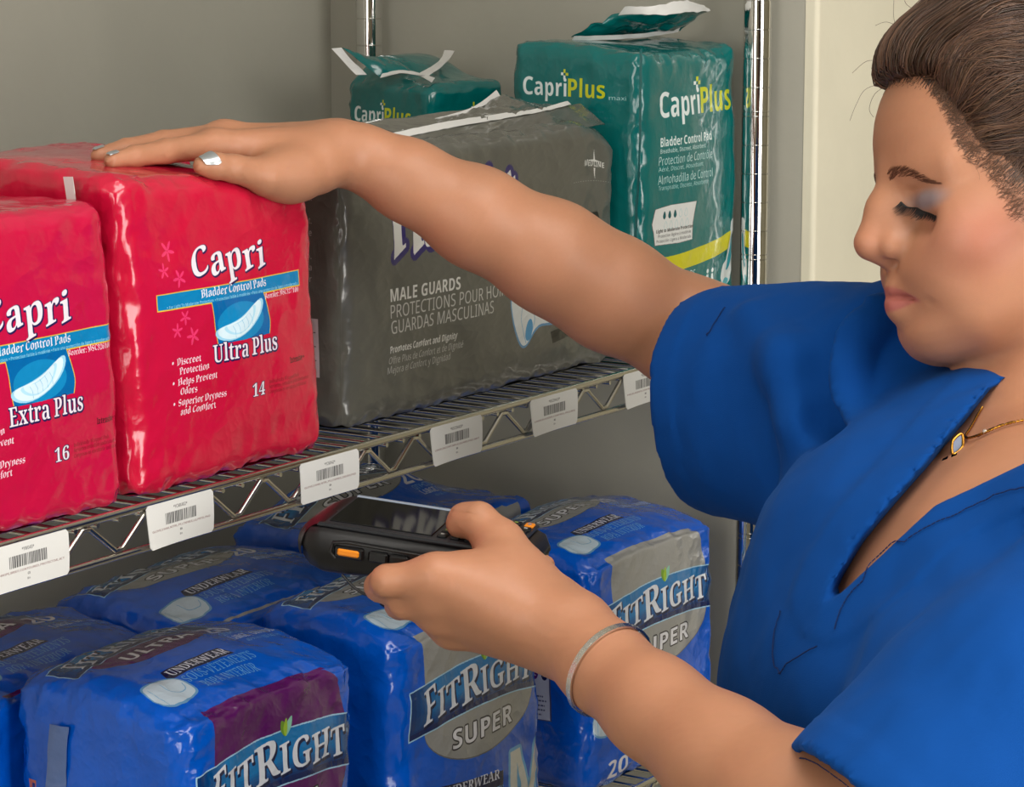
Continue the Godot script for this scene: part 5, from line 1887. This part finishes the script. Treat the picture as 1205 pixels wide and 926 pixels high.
# rows of stitching on the scrub top, laid on the cloth
func build_stitches(w: Node3D, off: Vector3) -> void:
	var thread := std(Color(0.01, 0.12, 0.33), 0.9)
	var rows := [
		[Vector3(-0.7281, 1.3519, 0.5724), Vector3(-0.7237, 1.3419, 0.5449), Vector3(-0.7279, 1.3265, 0.5153), Vector3(-0.7336, 1.3020, 0.4861), Vector3(-0.7461, 1.2777, 0.4652), Vector3(-0.7584, 1.2626, 0.4604)],
		[Vector3(-0.7288, 1.2614, 0.4129), Vector3(-0.7324, 1.2447, 0.4128), Vector3(-0.7446, 1.2312, 0.4170), Vector3(-0.7512, 1.2392, 0.4322), Vector3(-0.7559, 1.2507, 0.4495)],
		[Vector3(-0.5155, 1.4166, 0.2436), Vector3(-0.5252, 1.3942, 0.2452), Vector3(-0.5289, 1.3711, 0.2469), Vector3(-0.5267, 1.3472, 0.2487), Vector3(-0.5241, 1.3173, 0.2531), Vector3(-0.5116, 1.2852, 0.2548)],
		[Vector3(-0.8571, 1.2053, 0.4945), Vector3(-0.8858, 1.2077, 0.5242), Vector3(-0.9069, 1.2016, 0.5496)],
	]
	for r in rows:
		var path := spline(r, 14)
		var m := MB.new()
		var on := []
		for p in path:
			on.append(shirt.put(p, 0.0013, 6))
		for k in range(0, on.size() - 1):
			var a: Vector3 = on[k]
			var b: Vector3 = on[k + 1]
			if a.distance_to(b) < 0.02:
				m.tube(PackedVector3Array([a, a.lerp(b, 0.4), a.lerp(b, 0.8)]), [0.0004], 4, true)
		var s := part("stitching", m.mesh(), thread, w)
		s.set_meta("kind", "stuff")
		s.position = -off


func build_hair(w: Node3D, off: Vector3) -> void:
	hair = Field.new()
	hair.host = self
	hair.special = "hair"
	hair.chain([hd(0.040, 0.112, 0.0), hd(0.0, 0.124, 0.0), hd(-0.055, 0.100, 0.0), hd(-0.075, 0.050, 0.0), hd(-0.060, 0.0, 0.0)], [0.028, 0.040, 0.052, 0.050, 0.045], 0.03)
	for s in [-1.0, 1.0]:
		hair.chain([hd(0.046, 0.106, 0.018 * s), hd(0.020, 0.098, 0.036 * s), hd(-0.030, 0.085, 0.040 * s)], [0.026, 0.034, 0.040], 0.03)
		hair.chain([hd(0.030, 0.075, 0.046 * s), hd(-0.020, 0.060, 0.048 * s), hd(-0.060, 0.040, 0.035 * s)], [0.022, 0.031, 0.036], 0.03)
		hair.chain([hd(0.020, 0.030, 0.058 * s), hd(-0.020, 0.030, 0.056 * s), hd(-0.060, 0.010, 0.035 * s)], [0.015, 0.022, 0.032], 0.03)
		hair.cone(hd(0.018, 0.005, 0.063 * s), hd(0.014, 0.025, 0.064 * s), 0.008, 0.010, 0.012)
	for s in [-1.0, 1.0]:
		hair.chain([hd(0.054, 0.088, 0.044 * s), hd(0.050, 0.075, 0.051 * s), hd(0.043, 0.055, 0.0565 * s), hd(0.036, 0.030, 0.0600 * s)], [0.0095, 0.0085, 0.0075, 0.0065], 0.012)
	hair.chain([hd(-0.105, 0.040, 0.0), hd(-0.150, 0.030, 0.0), hd(-0.170, -0.030, 0.0)], [0.035, 0.040, 0.025], 0.03)
	var node := Node3D.new()
	node.name = "hair"
	w.add_child(node)
	node.position = -off
	var hm := std(Color.WHITE, 0.42, 0.0, 0.5)
	hm.vertex_color_use_as_albedo = true
	var b := hair.nets(0.0036)
	for i in b.col.size():
		var v := skin_noise.get_noise_3dv(b.v[i] * 60.0)
		b.col[i] = Color(0.066 + 0.02 * v, 0.035 + 0.011 * v, 0.021 + 0.007 * v)
	part("hair_mass", b.mesh(), hm, node)
	# strands swept back from the hairline
	var rng := RandomNumberGenerator.new()
	rng.seed = 77
	var st := MB.new()
	for n in 2600:
		var t := rng.randf()
		var hb := 0.0
		var root := Vector3.ZERO
		if n < 1700:
			hb = lerpf(-0.005, 0.108, pow(t, 0.55))
			root = Vector3(table(HAIRLINE, hb) + rng.randf_range(-0.010, 0.005), hb, 0.075 * sqrt(maxf(0.02, 1.0 - pow(hb / 0.135, 2.0))))
			if hb > 0.100:
				root.z = rng.randf_range(-0.03, 0.05)
				root.x = 0.074 + rng.randf_range(-0.006, 0.003)
		else:
			hb = rng.randf_range(0.0, 0.14)
			root = Vector3(rng.randf_range(-0.06, 0.05), hb, rng.randf_range(0.0, 0.075))
		var p := hd(root.x, root.y, root.z)
		p = skin.put(p, 0.0, 3) if n < 1700 else hair.put(p, 0.0005, 3)
		var lift := rng.randf_range(0.0, 0.0022)
		var wob := root.y * 60.0 + rng.randf() * 1.6
		var dir := Vector3(-0.75, clampf(0.25 + root.y * 5.0, 0.2, 0.85) + rng.randf_range(-0.12, 0.12), 0.05)
		if n >= 1700:
			dir = Vector3(-1.0, rng.randf_range(-0.25, 0.3), 0.0)
		var path := PackedVector3Array([p])
		var steps := rng.randi_range(7, 13)
		for i in steps:
			var q := head_in * p
			var goal := (Vector3(-0.12, 0.035, q.z * 0.4) - q).normalized()
			dir = dir.normalized().lerp(goal, 0.10 + 0.012 * i)
			dir.y += 0.17 * sin(wob + i * 0.75)
			p += head_xf.basis * (dir.normalized() * 0.0085)
			var lv := lift + (0.0006 if i > 0 else 0.0)
			var hp := hair.put(p, lv, 2)
			if hp.distance_to(p) < 0.03:
				p = p.lerp(hp, 0.5 if i == 0 else 1.0)
			path.append(p)
		var sh := rng.randf()
		var c := Color(0.045, 0.023, 0.014).lerp(Color(0.155, 0.080, 0.047), sh * sh)
		st.tube(path, [0.00022, 0.0005, 0.0007, 0.0006, 0.0006, 0.0005, 0.0004, 0.0003], 3, false, c)
	part("strands", st.mesh(), hm, node).set_meta("kind", "stuff")
	# loose fine hairs at the forehead and temple, and stray ones in the air
	var fly := MB.new()
	for n in 420:
		var hb := rng.randf_range(0.0, 0.105)
		var x := table(HAIRLINE, hb) + rng.randf_range(-0.002, 0.0075)
		var p := skin.put(hd(x, hb, 0.072 * sqrt(1.0 - pow(hb / 0.14, 2.0))), 0.0002, 3)
		var ang := rng.randf_range(-0.5, 0.9)
		var curl := rng.randf_range(-0.16, 0.16)
		var path := PackedVector3Array([p])
		for i in 8:
			ang += curl
			p = skin.put(p + head_xf.basis * Vector3(-cos(ang) * 0.0026, sin(ang) * 0.0026, 0.0), 0.0004 + 0.0003 * i, 1)
			path.append(p)
		fly.tube(path, [0.00006, 0.00012, 0.00013, 0.00010, 0.00006], 3, false, Color(0.17, 0.090, 0.052))
	for f in [[Vector3(-0.5571, 1.5726, 0.3910), Vector3(-0.5757, 1.5690, 0.3820), Vector3(-0.5806, 1.5594, 0.3774), Vector3(-0.5846, 1.5487, 0.3748)], [Vector3(-0.5576, 1.5769, 0.3887), Vector3(-0.5686, 1.5850, 0.3878), Vector3(-0.5732, 1.5861, 0.3804), Vector3(-0.5793, 1.5786, 0.3733)], [Vector3(-0.5503, 1.6027, 0.3918), Vector3(-0.5506, 1.6124, 0.3881), Vector3(-0.5489, 1.6242, 0.3870)], [Vector3(-0.5417, 1.6167, 0.4006), Vector3(-0.5450, 1.6221, 0.3936), Vector3(-0.5450, 1.6307, 0.3910)], [Vector3(-0.5578, 1.5716, 0.3902), Vector3(-0.5641, 1.5651, 0.3825), Vector3(-0.5676, 1.5555, 0.3802), Vector3(-0.5669, 1.5501, 0.3830)], [Vector3(-0.5486, 1.6060, 0.3933), Vector3(-0.5533, 1.6103, 0.3846), Vector3(-0.5577, 1.6081, 0.3784)]]:
		fly.tube(spline(f, 6), [0.00016], 3, false, Color(0.12, 0.07, 0.045))
	part("loose_hairs", fly.mesh(), hm, node).set_meta("kind", "stuff")


func lid_point(t: float, s: float) -> Vector3:
	# lower rim of the closed lid from its inner to its outer corner
	return Vector3(lerpf(0.0915, 0.0770, t) + 0.004 * sin(t * PI), lerpf(0.0295, 0.0150, t) - 0.0022 * sin(t * PI), lerpf(0.0165, 0.0425, t) * s)


func build_face_details(w: Node3D, off: Vector3) -> void:
	var rng := RandomNumberGenerator.new()
	rng.seed = 21
	var dark := std(Color(0.05, 0.04, 0.04), 0.5)
	var brown := std(Color(0.42, 0.26, 0.18), 0.7)
	for s in [1.0, -1.0]:
		var lash := MB.new()
		var rim := []
		for k in 13:
			rim.append(skin.put(head_xf * lid_point(k / 12.0, s), 0.0002, 3))
		lash.tube(spline(rim, 3), [0.0002, 0.0005, 0.0007, 0.0007, 0.0008, 0.0008, 0.0007, 0.0005], 5, true)
		for n in 60:
			var t := clampf((n + rng.randf_range(-0.4, 0.4)) / 59.0, 0.0, 1.0)
			var root := skin.put(head_xf * lid_point(t, s), 0.0002, 3)
			var len := lerpf(0.0075, 0.0105, sin(t * PI)) * rng.randf_range(0.8, 1.1)
			var out := Vector3(0.75 - 0.35 * t, -0.62 - 0.1 * t, (0.10 + 0.75 * t) * s).normalized()
			var bend := Vector3(0.5, 0.55, 0.1 * s)
			var path := PackedVector3Array()
			for k in 5:
				var u := k / 4.0
				path.append(root + head_xf.basis * ((out * u + bend * u * u * 0.35) * len))
			lash.tube(path, [0.00030, 0.00028, 0.00022, 0.00015, 0.00008], 4, false)
		var o := part("eyelashes", lash.mesh(), dark, w)
		o.position = -off
		var brow := MB.new()
		for n in 260:
			var t := rng.randf()
			var c := Vector3(lerpf(0.0900, 0.0720, t), lerpf(0.0465, 0.0370, t) + 0.0042 * sin(pow(t, 0.9) * PI) + rng.randf_range(-0.0026, 0.0026) * (1.1 - 0.8 * t), lerpf(0.0085, 0.0405, t) * s)
			var root := skin.put(head_xf * c, 0.0001, 3)
			var dir := Vector3(-0.55, 0.55 - 0.75 * t, 0.85 * s).normalized()
			var path := PackedVector3Array([root])
			for k in 3:
				path.append(skin.put(root + head_xf.basis * (dir * 0.0016 * (k + 1)), 0.0004, 1))
			brow.tube(path, [0.00017, 0.00016, 0.00012, 0.00006], 3, false)
		var e := part("eyebrow", brow.mesh(), brown, w)
		e.position = -off
	# silver polish on the nails of the reaching hand
	var polish := std(Color(0.72, 0.74, 0.75), 0.28, 0.7)
	for d in [[Vector3(-0.7499, 1.5130, -0.0193), Vector3(-0.7581, 1.5137, -0.0192), Vector3(-0.7567, 1.5194, -0.0151), 0.0066, 0.0062], [Vector3(-0.7994, 1.5201, -0.0556), Vector3(-0.8048, 1.5194, -0.0561), Vector3(-0.7999, 1.5246, -0.0558), 0.0042, 0.0050], [Vector3(-0.7886, 1.5217, -0.0767), Vector3(-0.7931, 1.5208, -0.0780), Vector3(-0.7882, 1.5261, -0.0776), 0.0042, 0.0050]]:
		nail(w, off, d[0], d[1], d[2], d[3], d[4], polish)


func nail(w: Node3D, off: Vector3, at: Vector3, tip: Vector3, up: Vector3, half: float, long: float, mat: Material) -> void:
	var f := (tip - at).normalized()
	var u := (up - at)
	u = (u - f * u.dot(f)).normalized()
	var sd := f.cross(u)
	var rows := []
	for r in 9:
		var row := []
		for c in 9:
			var x := (c / 8.0 - 0.5) * 2.0
			var y := r / 8.0 * 2.0 - 1.0
			var wide := half * (1.0 - 0.22 * pow(absf(y), 4.0))
			var p := at + sd * x * wide + f * y * long
			var q := skin.put(p + u * 0.006, 0.0005 + 0.0003 * (1.0 - x * x), 4)
			row.append(q)
		rows.append(row)
	var m := MB.new()
	m.grid(rows, u)
	m.smooth()
	var o := part("nail", m.mesh(), mat, w)
	o.position = -off


func build_trousers(w: Node3D, off: Vector3) -> void:
	var f := Field.new()
	f.host = self
	var hip := Vector3(off.x, 0.90, off.z)
	var lf := Vector3(-0.58533, 0.00000, 0.81080)
	for s in [-1.0, 1.0]:
		f.chain([hip + lf * 0.05 * s + Vector3(0, 0.12, 0), hip + lf * 0.085 * s, hip + lf * 0.09 * s + Vector3(0, -0.42, 0), hip + lf * 0.095 * s + Vector3(0, -0.82, 0)], [0.125, 0.115, 0.085, 0.080], 0.05)
	var o := part("trousers", f.nets(0.014).mesh(), M.cloth, w)
	o.position = -off
	var fw := Vector3(-0.80474, 0.00000, -0.59363)
	var white := std(Color(0.8, 0.8, 0.8), 0.5)
	for s in [-1.0, 1.0]:
		var g := Field.new()
		g.host = self
		var c: Vector3 = hip + lf * 0.095 * s
		g.cone(Vector3(c.x, 0.040, c.z) - fw * 0.05, Vector3(c.x, 0.035, c.z) + fw * 0.15, 0.040, 0.035, 0.01)
		g.cone(Vector3(c.x, 0.040, c.z) - fw * 0.04, Vector3(c.x, 0.10, c.z) - fw * 0.02, 0.042, 0.045, 0.02)
		var sh := part("shoe", g.nets(0.008).mesh(), white, w)
		sh.position = -off


func build_jewellery() -> void:
	# open silver bangle
	var ax: Vector3 = (Vector3(-0.8367, 1.2008, 0.4244) - Vector3(-0.7996, 1.2381, 0.3103)).normalized()
	var e1 := ax.cross(Vector3(0.3, 1, 0.1)).normalized()
	var e2 := ax.cross(e1)
	var ring := []
	for k in 44:
		var a := TAU * k / 44.0
		var d := e1 * cos(a) + e2 * sin(a)
		# lie on the wrist
		var p := Vector3(-0.8106, 1.2260, 0.3253) + d * 0.03
		p = skin.put(p, 0.0022, 3)
		ring.append(p)
	var m := MB.new()
	for k in 44:
		var p0: Vector3 = ring[k]
		var p1: Vector3 = ring[(k + 1) % 44]
		var out := ((p0 + p1) * 0.5 - Vector3(-0.8106, 1.2260, 0.3253)).normalized()
		var up := ax * 0.0020
		m.face(Vector3.ZERO, [p0 - up, p1 - up, p1 + up, p0 + up], out)
		m.face(Vector3.ZERO, [p0 - up - out * 0.0014, p1 - up - out * 0.0014, p1 + up - out * 0.0014, p0 + up - out * 0.0014], -out)
		m.face(Vector3.ZERO, [p0 + up, p1 + up, p1 + up - out * 0.0014, p0 + up - out * 0.0014], ax)
		m.face(Vector3.ZERO, [p0 - up, p1 - up, p1 - up - out * 0.0014, p0 - up - out * 0.0014], -ax)
	var ms := std(Color(0.90, 0.89, 0.87), 0.2, 1.0)
	ms.normal_enabled = true
	ms.normal_texture = noise_tex(0.2, Color.BLACK, Color.WHITE, 256, 6.0, 2)
	ms.normal_scale = 0.3
	ms.uv1_triplanar = true
	ms.uv1_scale = Vector3.ONE * 40.0
	var b := part(numbered("bracelet"), m.mesh(), ms, self)
	tag(b, "thin silver bangle with engraved dots round the scanning wrist", "bracelet")
	# gold chain with a small oval pendant
	var n := thing("necklace", "fine gold chain with a small oval pendant at the throat", "necklace", Vector3(-0.6578, 1.3588, 0.4916))
	var gold := std(Color(0.80, 0.58, 0.24), 0.25, 1.0)
	var pts := []
	for p in [Vector3(-0.6122, 1.3774, 0.4852), Vector3(-0.6169, 1.3743, 0.4846), Vector3(-0.6336, 1.3659, 0.4858), Vector3(-0.6419, 1.3616, 0.4874), Vector3(-0.6486, 1.3607, 0.4942), Vector3(-0.6535, 1.3639, 0.5062), Vector3(-0.6513, 1.3673, 0.5178), Vector3(-0.6489, 1.3713, 0.5297), Vector3(-0.6403, 1.3768, 0.5412)]:
		pts.append(skin.put(p, 0.0012, 5))
	var path := spline(pts, 10)
	var chain := MB.new()
	var run := 0.0
	for i in range(1, path.size()):
		var seg := path[i] - path[i - 1]
		run += seg.length()
		while run > 0.0024:
			run -= 0.0024
			var q := path[i] - seg.normalized() * run - n.position
			chain.tube(PackedVector3Array([q - seg.normalized() * 0.0011, q - seg.normalized() * 0.0006, q + seg.normalized() * 0.0006, q + seg.normalized() * 0.0011]), [0.0003, 0.0009, 0.0009, 0.0003], 6, true)
	part("chain", chain.mesh(), gold, n)
	var pc: Vector3 = skin.put(Vector3(-0.6530, 1.3572, 0.4884), 0.0022, 5) - n.position
	var look := (head_xf.basis.z + Vector3(0, 0.1, 0)).normalized()
	var pb := Basis.looking_at(-look, Vector3(0.45, 1, 0.3))
	var rim := MB.new()
	var stone := MB.new()
	var oval := []
	for k in 24:
		var a := TAU * k / 24.0
		oval.append(pc + pb * Vector3(cos(a) * 0.0036 * (1.0 - 0.35 * absf(sin(a))), sin(a) * 0.0068, 0))
	rim.tube(PackedVector3Array(oval), [0.0010], 6, false, Color.WHITE, true)
	part("pendant_rim", rim.mesh(), gold, n)
	for k in 24:
		stone.face(Vector3.ZERO, [pc, oval[k], oval[(k + 1) % 24]], look)
	part("pendant_stones", stone.mesh(), std(Color(0.25, 0.27, 0.32), 0.2, 0.6), n)
	var bead := MB.new()
	bead.lathe(skin.put(Vector3(-0.6527, 1.3639, 0.5075), 0.0015, 5) - n.position, [Vector2(0, -0.0017), Vector2(0.0012, -0.0012), Vector2(0.0017, 0), Vector2(0.0012, 0.0012), Vector2(0, 0.0017)], 10)
	part("bead", bead.mesh(), std(Color(0.9, 0.88, 0.85), 0.1, 0.8), n)


# ---------------------------------------------------------------- shelf tags
func build_tags() -> void:
	var d := [
		[-0.9935, -0.919, "*YW045*", "FRESHWIPE,BRIEF,CONTOURED,PROTECTIVE,4CT", "CS", "Bin", "white barcode tag on the rail at the left edge, leftmost of all"],
		[-0.844, -0.775, "*YCMX402*", "GLOVE,EXAM,NITRL,PF,LTXFREE,LG,PRTD,PAD", "EA", "Bin", "white barcode tag below the gap between the two red packs"],
		[-0.679, -0.609, "*YCMX42*", "GLOVE,EXAM,NTRL,PF,LTXFREE,200/BX,PAD", "EA", "Bin", "white barcode tag just left of the scanner's screen"],
		[-0.518, -0.448, "*NSC094428*", "LINER,INCONT,MALE,GUARD,PAD,WHT", "EA", "Bin", "white barcode tag below the left half of the grey pack"],
		[-0.379, -0.308, "*NSC094429*", "LINER,BLADDER,CONTROL,PAD,REG", "BG", "Bin", "white barcode tag below the right half of the grey pack"],
		[-0.235, -0.163, "*NSC0943*", "PAD,BLADDER,CONTROL,MAXI,PLUS", "BG", "Bin", "white barcode tag nearest the blue sleeve"],
	]
	var r := RandomNumberGenerator.new()
	r.seed = 5
	for k in d.size():
		var t: Array = d[k]
		var w: float = (t[1] - t[0]) * 1000.0
		var a := Art.new(self, w, 28.0, 7.0, Color(0.86, 0.86, 0.85))
		var ink := Color(0.22, 0.22, 0.23)
		a.text(t[2], w * 0.5, 5.6, 1.9, ink, {"center": true})
		var x := w * 0.27
		while x < w * 0.73:
			var b := r.randf_range(0.25, 0.95)
			a.rect(x, 7.4, b, 7.2, ink)
			x += b + r.randf_range(0.25, 0.8)
		a.text(t[3], w * 0.06, 17.6, 1.25, Color(0.45, 0.30, 0.30), {"w": w * 0.88})
		a.text(t[4], w * 0.5, 20.6, 1.5, ink, {"center": true, "font": "sansbold"})
		a.text(t[5], w * 0.5, 23.6, 1.3, ink, {"center": true})
		var m := std(Color.WHITE, 0.5, 0.0, 0.4)
		m.albedo_texture = a.texture()
		m.texture_repeat = false
		# a card with rounded corners, bowed a little, its lower left corner lifting
		var mb := MB.new()
		for side in 2:
			var rows := []
			for j in 15:
				var v := j / 14.0
				var row := []
				var edge := 0.0
				var ry := minf(v, 1.0 - v) * 28.0
				if ry < 2.0:
					edge = 2.0 - sqrt(maxf(0.0, 4.0 - (2.0 - ry) * (2.0 - ry)))
				for i in 21:
					var u := i / 20.0
					var xx: float = lerpf(edge, w - edge, u) / 1000.0 - w / 2000.0
					var lift := 0.0006 * sin(v * PI) + 0.0035 * pow(1.0 - u, 3.0) * pow(v, 2.0) * (1.0 if k in [1, 3, 4, 5] else 0.3)
					row.append(Vector3(xx, 0.0145 - v * 0.029, lift - 0.0004 * side))
				rows.append(row)
			var first := mb.v.size()
			mb.grid(rows, Vector3(0, 0, 1 if side == 0 else -1))
			for j in 15:
				for i in 21:
					var q: Vector3 = rows[j][i]
					mb.uv[first + j * 21 + i] = Vector2(q.x * 1000.0 / w + 0.5, j / 14.0) if side == 0 else Vector2(0.01, 0.5)
		mb.smooth()
		var o := part(numbered("barcode_tag"), mb.mesh(), m, self)
		o.position = Vector3((t[0] + t[1]) / 2, SHELF_Y - 0.0142, 0.0034)
		tag(o, t[6], "tag", "barcode tags on the shelf rail")


# ---------------------------------------------------------------- hand-held scanner
func build_scanner() -> void:
	var o := thing("scanner", "black handheld barcode scanner with screen and keypad held in the hand", "scanner")
	o.transform = Transform3D(Basis(Vector3(0.30588, -0.09491, 0.94733), Vector3(-0.01469, 0.99443, 0.10437), Vector3(-0.95196, -0.04584, 0.30278)), Vector3(-0.8185, 1.2972, 0.1208))
	# local: x from the scanning head (0) to the tail, y up through the screen, z towards the near side (near edge at 0, far edge at -0.077)
	var black := std(Color(0.055, 0.055, 0.062), 0.42)
	black.normal_enabled = true
	black.normal_texture = noise_tex(0.3, Color.BLACK, Color.WHITE, 256, 2.0, 2)
	black.normal_scale = 0.15
	black.uv1_triplanar = true
	black.uv1_scale = Vector3.ONE * 25.0
	var grey := std(Color(0.13, 0.14, 0.16), 0.4)
	var shiny := std(Color(0.018, 0.018, 0.02), 0.06)
	var maroon := std(Color(0.06, 0.008, 0.012), 0.35)
	var orange := std(Color(0.93, 0.55, 0.08), 0.35)
	var w := 0.077
	# body: outline seen from above, a little waisted, thick head and thinner tail
	var body := MB.new()
	var xs := [-0.014, -0.010, -0.004, 0.004, 0.020, 0.050, 0.080, 0.105, 0.125, 0.134, 0.139]
	var ins := [0.014, 0.006, 0.002, 0.0, 0.0005, 0.002, 0.003, 0.003, 0.003, 0.007, 0.014]
	var tops := [-0.010, -0.004, -0.001, 0.0, 0.0, 0.0, 0.0, 0.0, 0.0, -0.002, -0.007]
	var bots := [-0.020, -0.026, -0.030, -0.032, -0.032, -0.030, -0.028, -0.027, -0.026, -0.024, -0.018]
	var rows := []
	for i in xs.size():
		var z0: float = -ins[i]
		var z1: float = -w + ins[i]
		var t: float = tops[i]
		var b: float = bots[i]
		var row := []
		var r := 0.0045
		for q in [[z0 - r, t], [z0 - r * 0.3, t - r * 0.3], [z0, t - r], [z0 + 0.001, lerpf(t, b, 0.45)], [z0 - 0.001, b + 0.010], [z0 - 0.004, b + 0.003], [z0 - 0.010, b], [(z0 + z1) / 2, b - 0.001], [z1 + 0.010, b], [z1 + 0.004, b + 0.003], [z1 + 0.001, b + 0.010], [z1 - 0.001, lerpf(t, b, 0.45)], [z1, t - r], [z1 + r * 0.3, t - r * 0.3], [z1 + r, t], [(z0 + z1) / 2, t]]:
			row.append(Vector3(xs[i], q[1], q[0]))
		row.append(row[0])
		rows.append(row)
	var first: Array = rows[0]
	var last: Array = rows[rows.size() - 1]
	body.grid(rows, Vector3(0, -1, 0))
	for e in [first, last]:
		var pts := []
		for k in 16:
			pts.append(e[k])
		var mid := Vector3.ZERO
		for q in pts:
			mid += q / 16.0
		for k in 16:
			body.face(Vector3.ZERO, [mid, pts[k], pts[(k + 1) % 16]], Vector3(-1 if e == first else 1, 0, 0))
	body.smooth()
	part("body", body.mesh(), black, o)
	# dark red scan window wrapped over the head
	var win := MB.new()
	var wrows := []
	for i in 12:
		var a := PI * 0.5 + PI * 0.62 * i / 11.0
		var row := []
		for k in 13:
			var u := k / 12.0
			var z := lerpf(-0.004, -w + 0.004, u)
			var bulge := 1.0 - pow(absf(u - 0.5) * 2.0, 4.0) * 0.35
			row.append(Vector3(0.004 + cos(a) * 0.0215 * bulge, -0.0155 + sin(a) * 0.0170, z))
		wrows.append(row)
	win.grid(wrows, Vector3(-0.7, 0.7, 0))
	win.smooth()
	part("scan_window", win.mesh(), maroon, o)
	# face plate, screen, light strip along the far edge
	part("face_plate", boxmesh(Vector3(0.066, 0.0008, -w / 2), Vector3(0.126, 0.0022, w - 0.012), 0.001), grey, o)
	part("screen", boxmesh(Vector3(0.040, 0.0022, -w / 2 - 0.0005), Vector3(0.068, 0.0012, w - 0.019), 0.0004), shiny, o)
	part("screen_rim", boxmesh(Vector3(0.044, 0.0026, -w + 0.0075), Vector3(0.078, 0.0016, 0.0032), 0.0006), std(Color(0.55, 0.60, 0.66), 0.3), o)
	part("side_rail", boxmesh(Vector3(0.058, 0.0006, -0.0045), Vector3(0.116, 0.0030, 0.0045), 0.0012), std(Color(0.10, 0.11, 0.13), 0.3), o)
	# keys
	var key := boxmesh(Vector3.ZERO, Vector3(0.0062, 0.0020, 0.0072), 0.0007)
	var dark := std(Color(0.03, 0.03, 0.035), 0.35)
	for i in 6:
		for j in 6:
			var kn := part("key", key, orange if (i == 5 and j == 5) else dark, o)
			kn.position = Vector3(0.0800 + i * 0.0088, 0.0026, -0.014 - j * 0.0098)
			part("key_mark", boxmesh(Vector3(0, 0.00105, 0), Vector3(0.0022, 0.0003, 0.0016)), std([Color(0.75, 0.75, 0.75), Color(0.55, 0.65, 0.30), Color(0.75, 0.75, 0.75), Color(0.35, 0.55, 0.75)][(i * 2 + j) % 4], 0.5), kn)
	# near side: moulded rib, orange button, two-part rocker
	var rib := []
	for p in [[0.112, -0.0085], [0.022, -0.0070], [0.013, -0.0085], [0.0115, -0.0150], [0.015, -0.0185]]:
		rib.append(Vector3(p[0], p[1], 0.0012))
	part("side_rib", tubemesh(rib, 0.0011, 8), black, o)
	part("button_rim", boxmesh(Vector3(0.0235, -0.0140, 0.0004), Vector3(0.0200, 0.0085, 0.0030), 0.0014), dark, o)
	part("orange_button", boxmesh(Vector3(0.0235, -0.0138, 0.0018), Vector3(0.0145, 0.0046, 0.0024), 0.0010), orange, o)
	for x in [0.0430, 0.0565]:
		part("side_button", boxmesh(Vector3(x, -0.0140, 0.0008), Vector3(0.0130, 0.0072, 0.0030), 0.0013), dark, o)
	part("latch", boxmesh(Vector3(0.052, -0.0285, -0.0020), Vector3(0.0160, 0.0045, 0.0060), 0.001), std(Color(0.45, 0.45, 0.46), 0.35, 0.6), o)
	for x in [0.004, 0.0105]:
		var sc := MB.new()
		sc.lathe(Vector3(x, 0.0010, -0.030 - x), [Vector2(0.0019, 0.0), Vector2(0.0017, 0.0008), Vector2(0.0, 0.0009)], 12)
		part("screw", sc.mesh(), std(Color(0.3, 0.25, 0.25), 0.3, 0.8), o)
	part("tether", tubemesh(spline([Vector3(0.018, -0.031, -0.006), Vector3(0.028, -0.038, -0.004), Vector3(0.038, -0.041, -0.003), Vector3(0.050, -0.039, -0.004), Vector3(0.058, -0.031, -0.006)], 6), 0.0009, 6), dark, o)
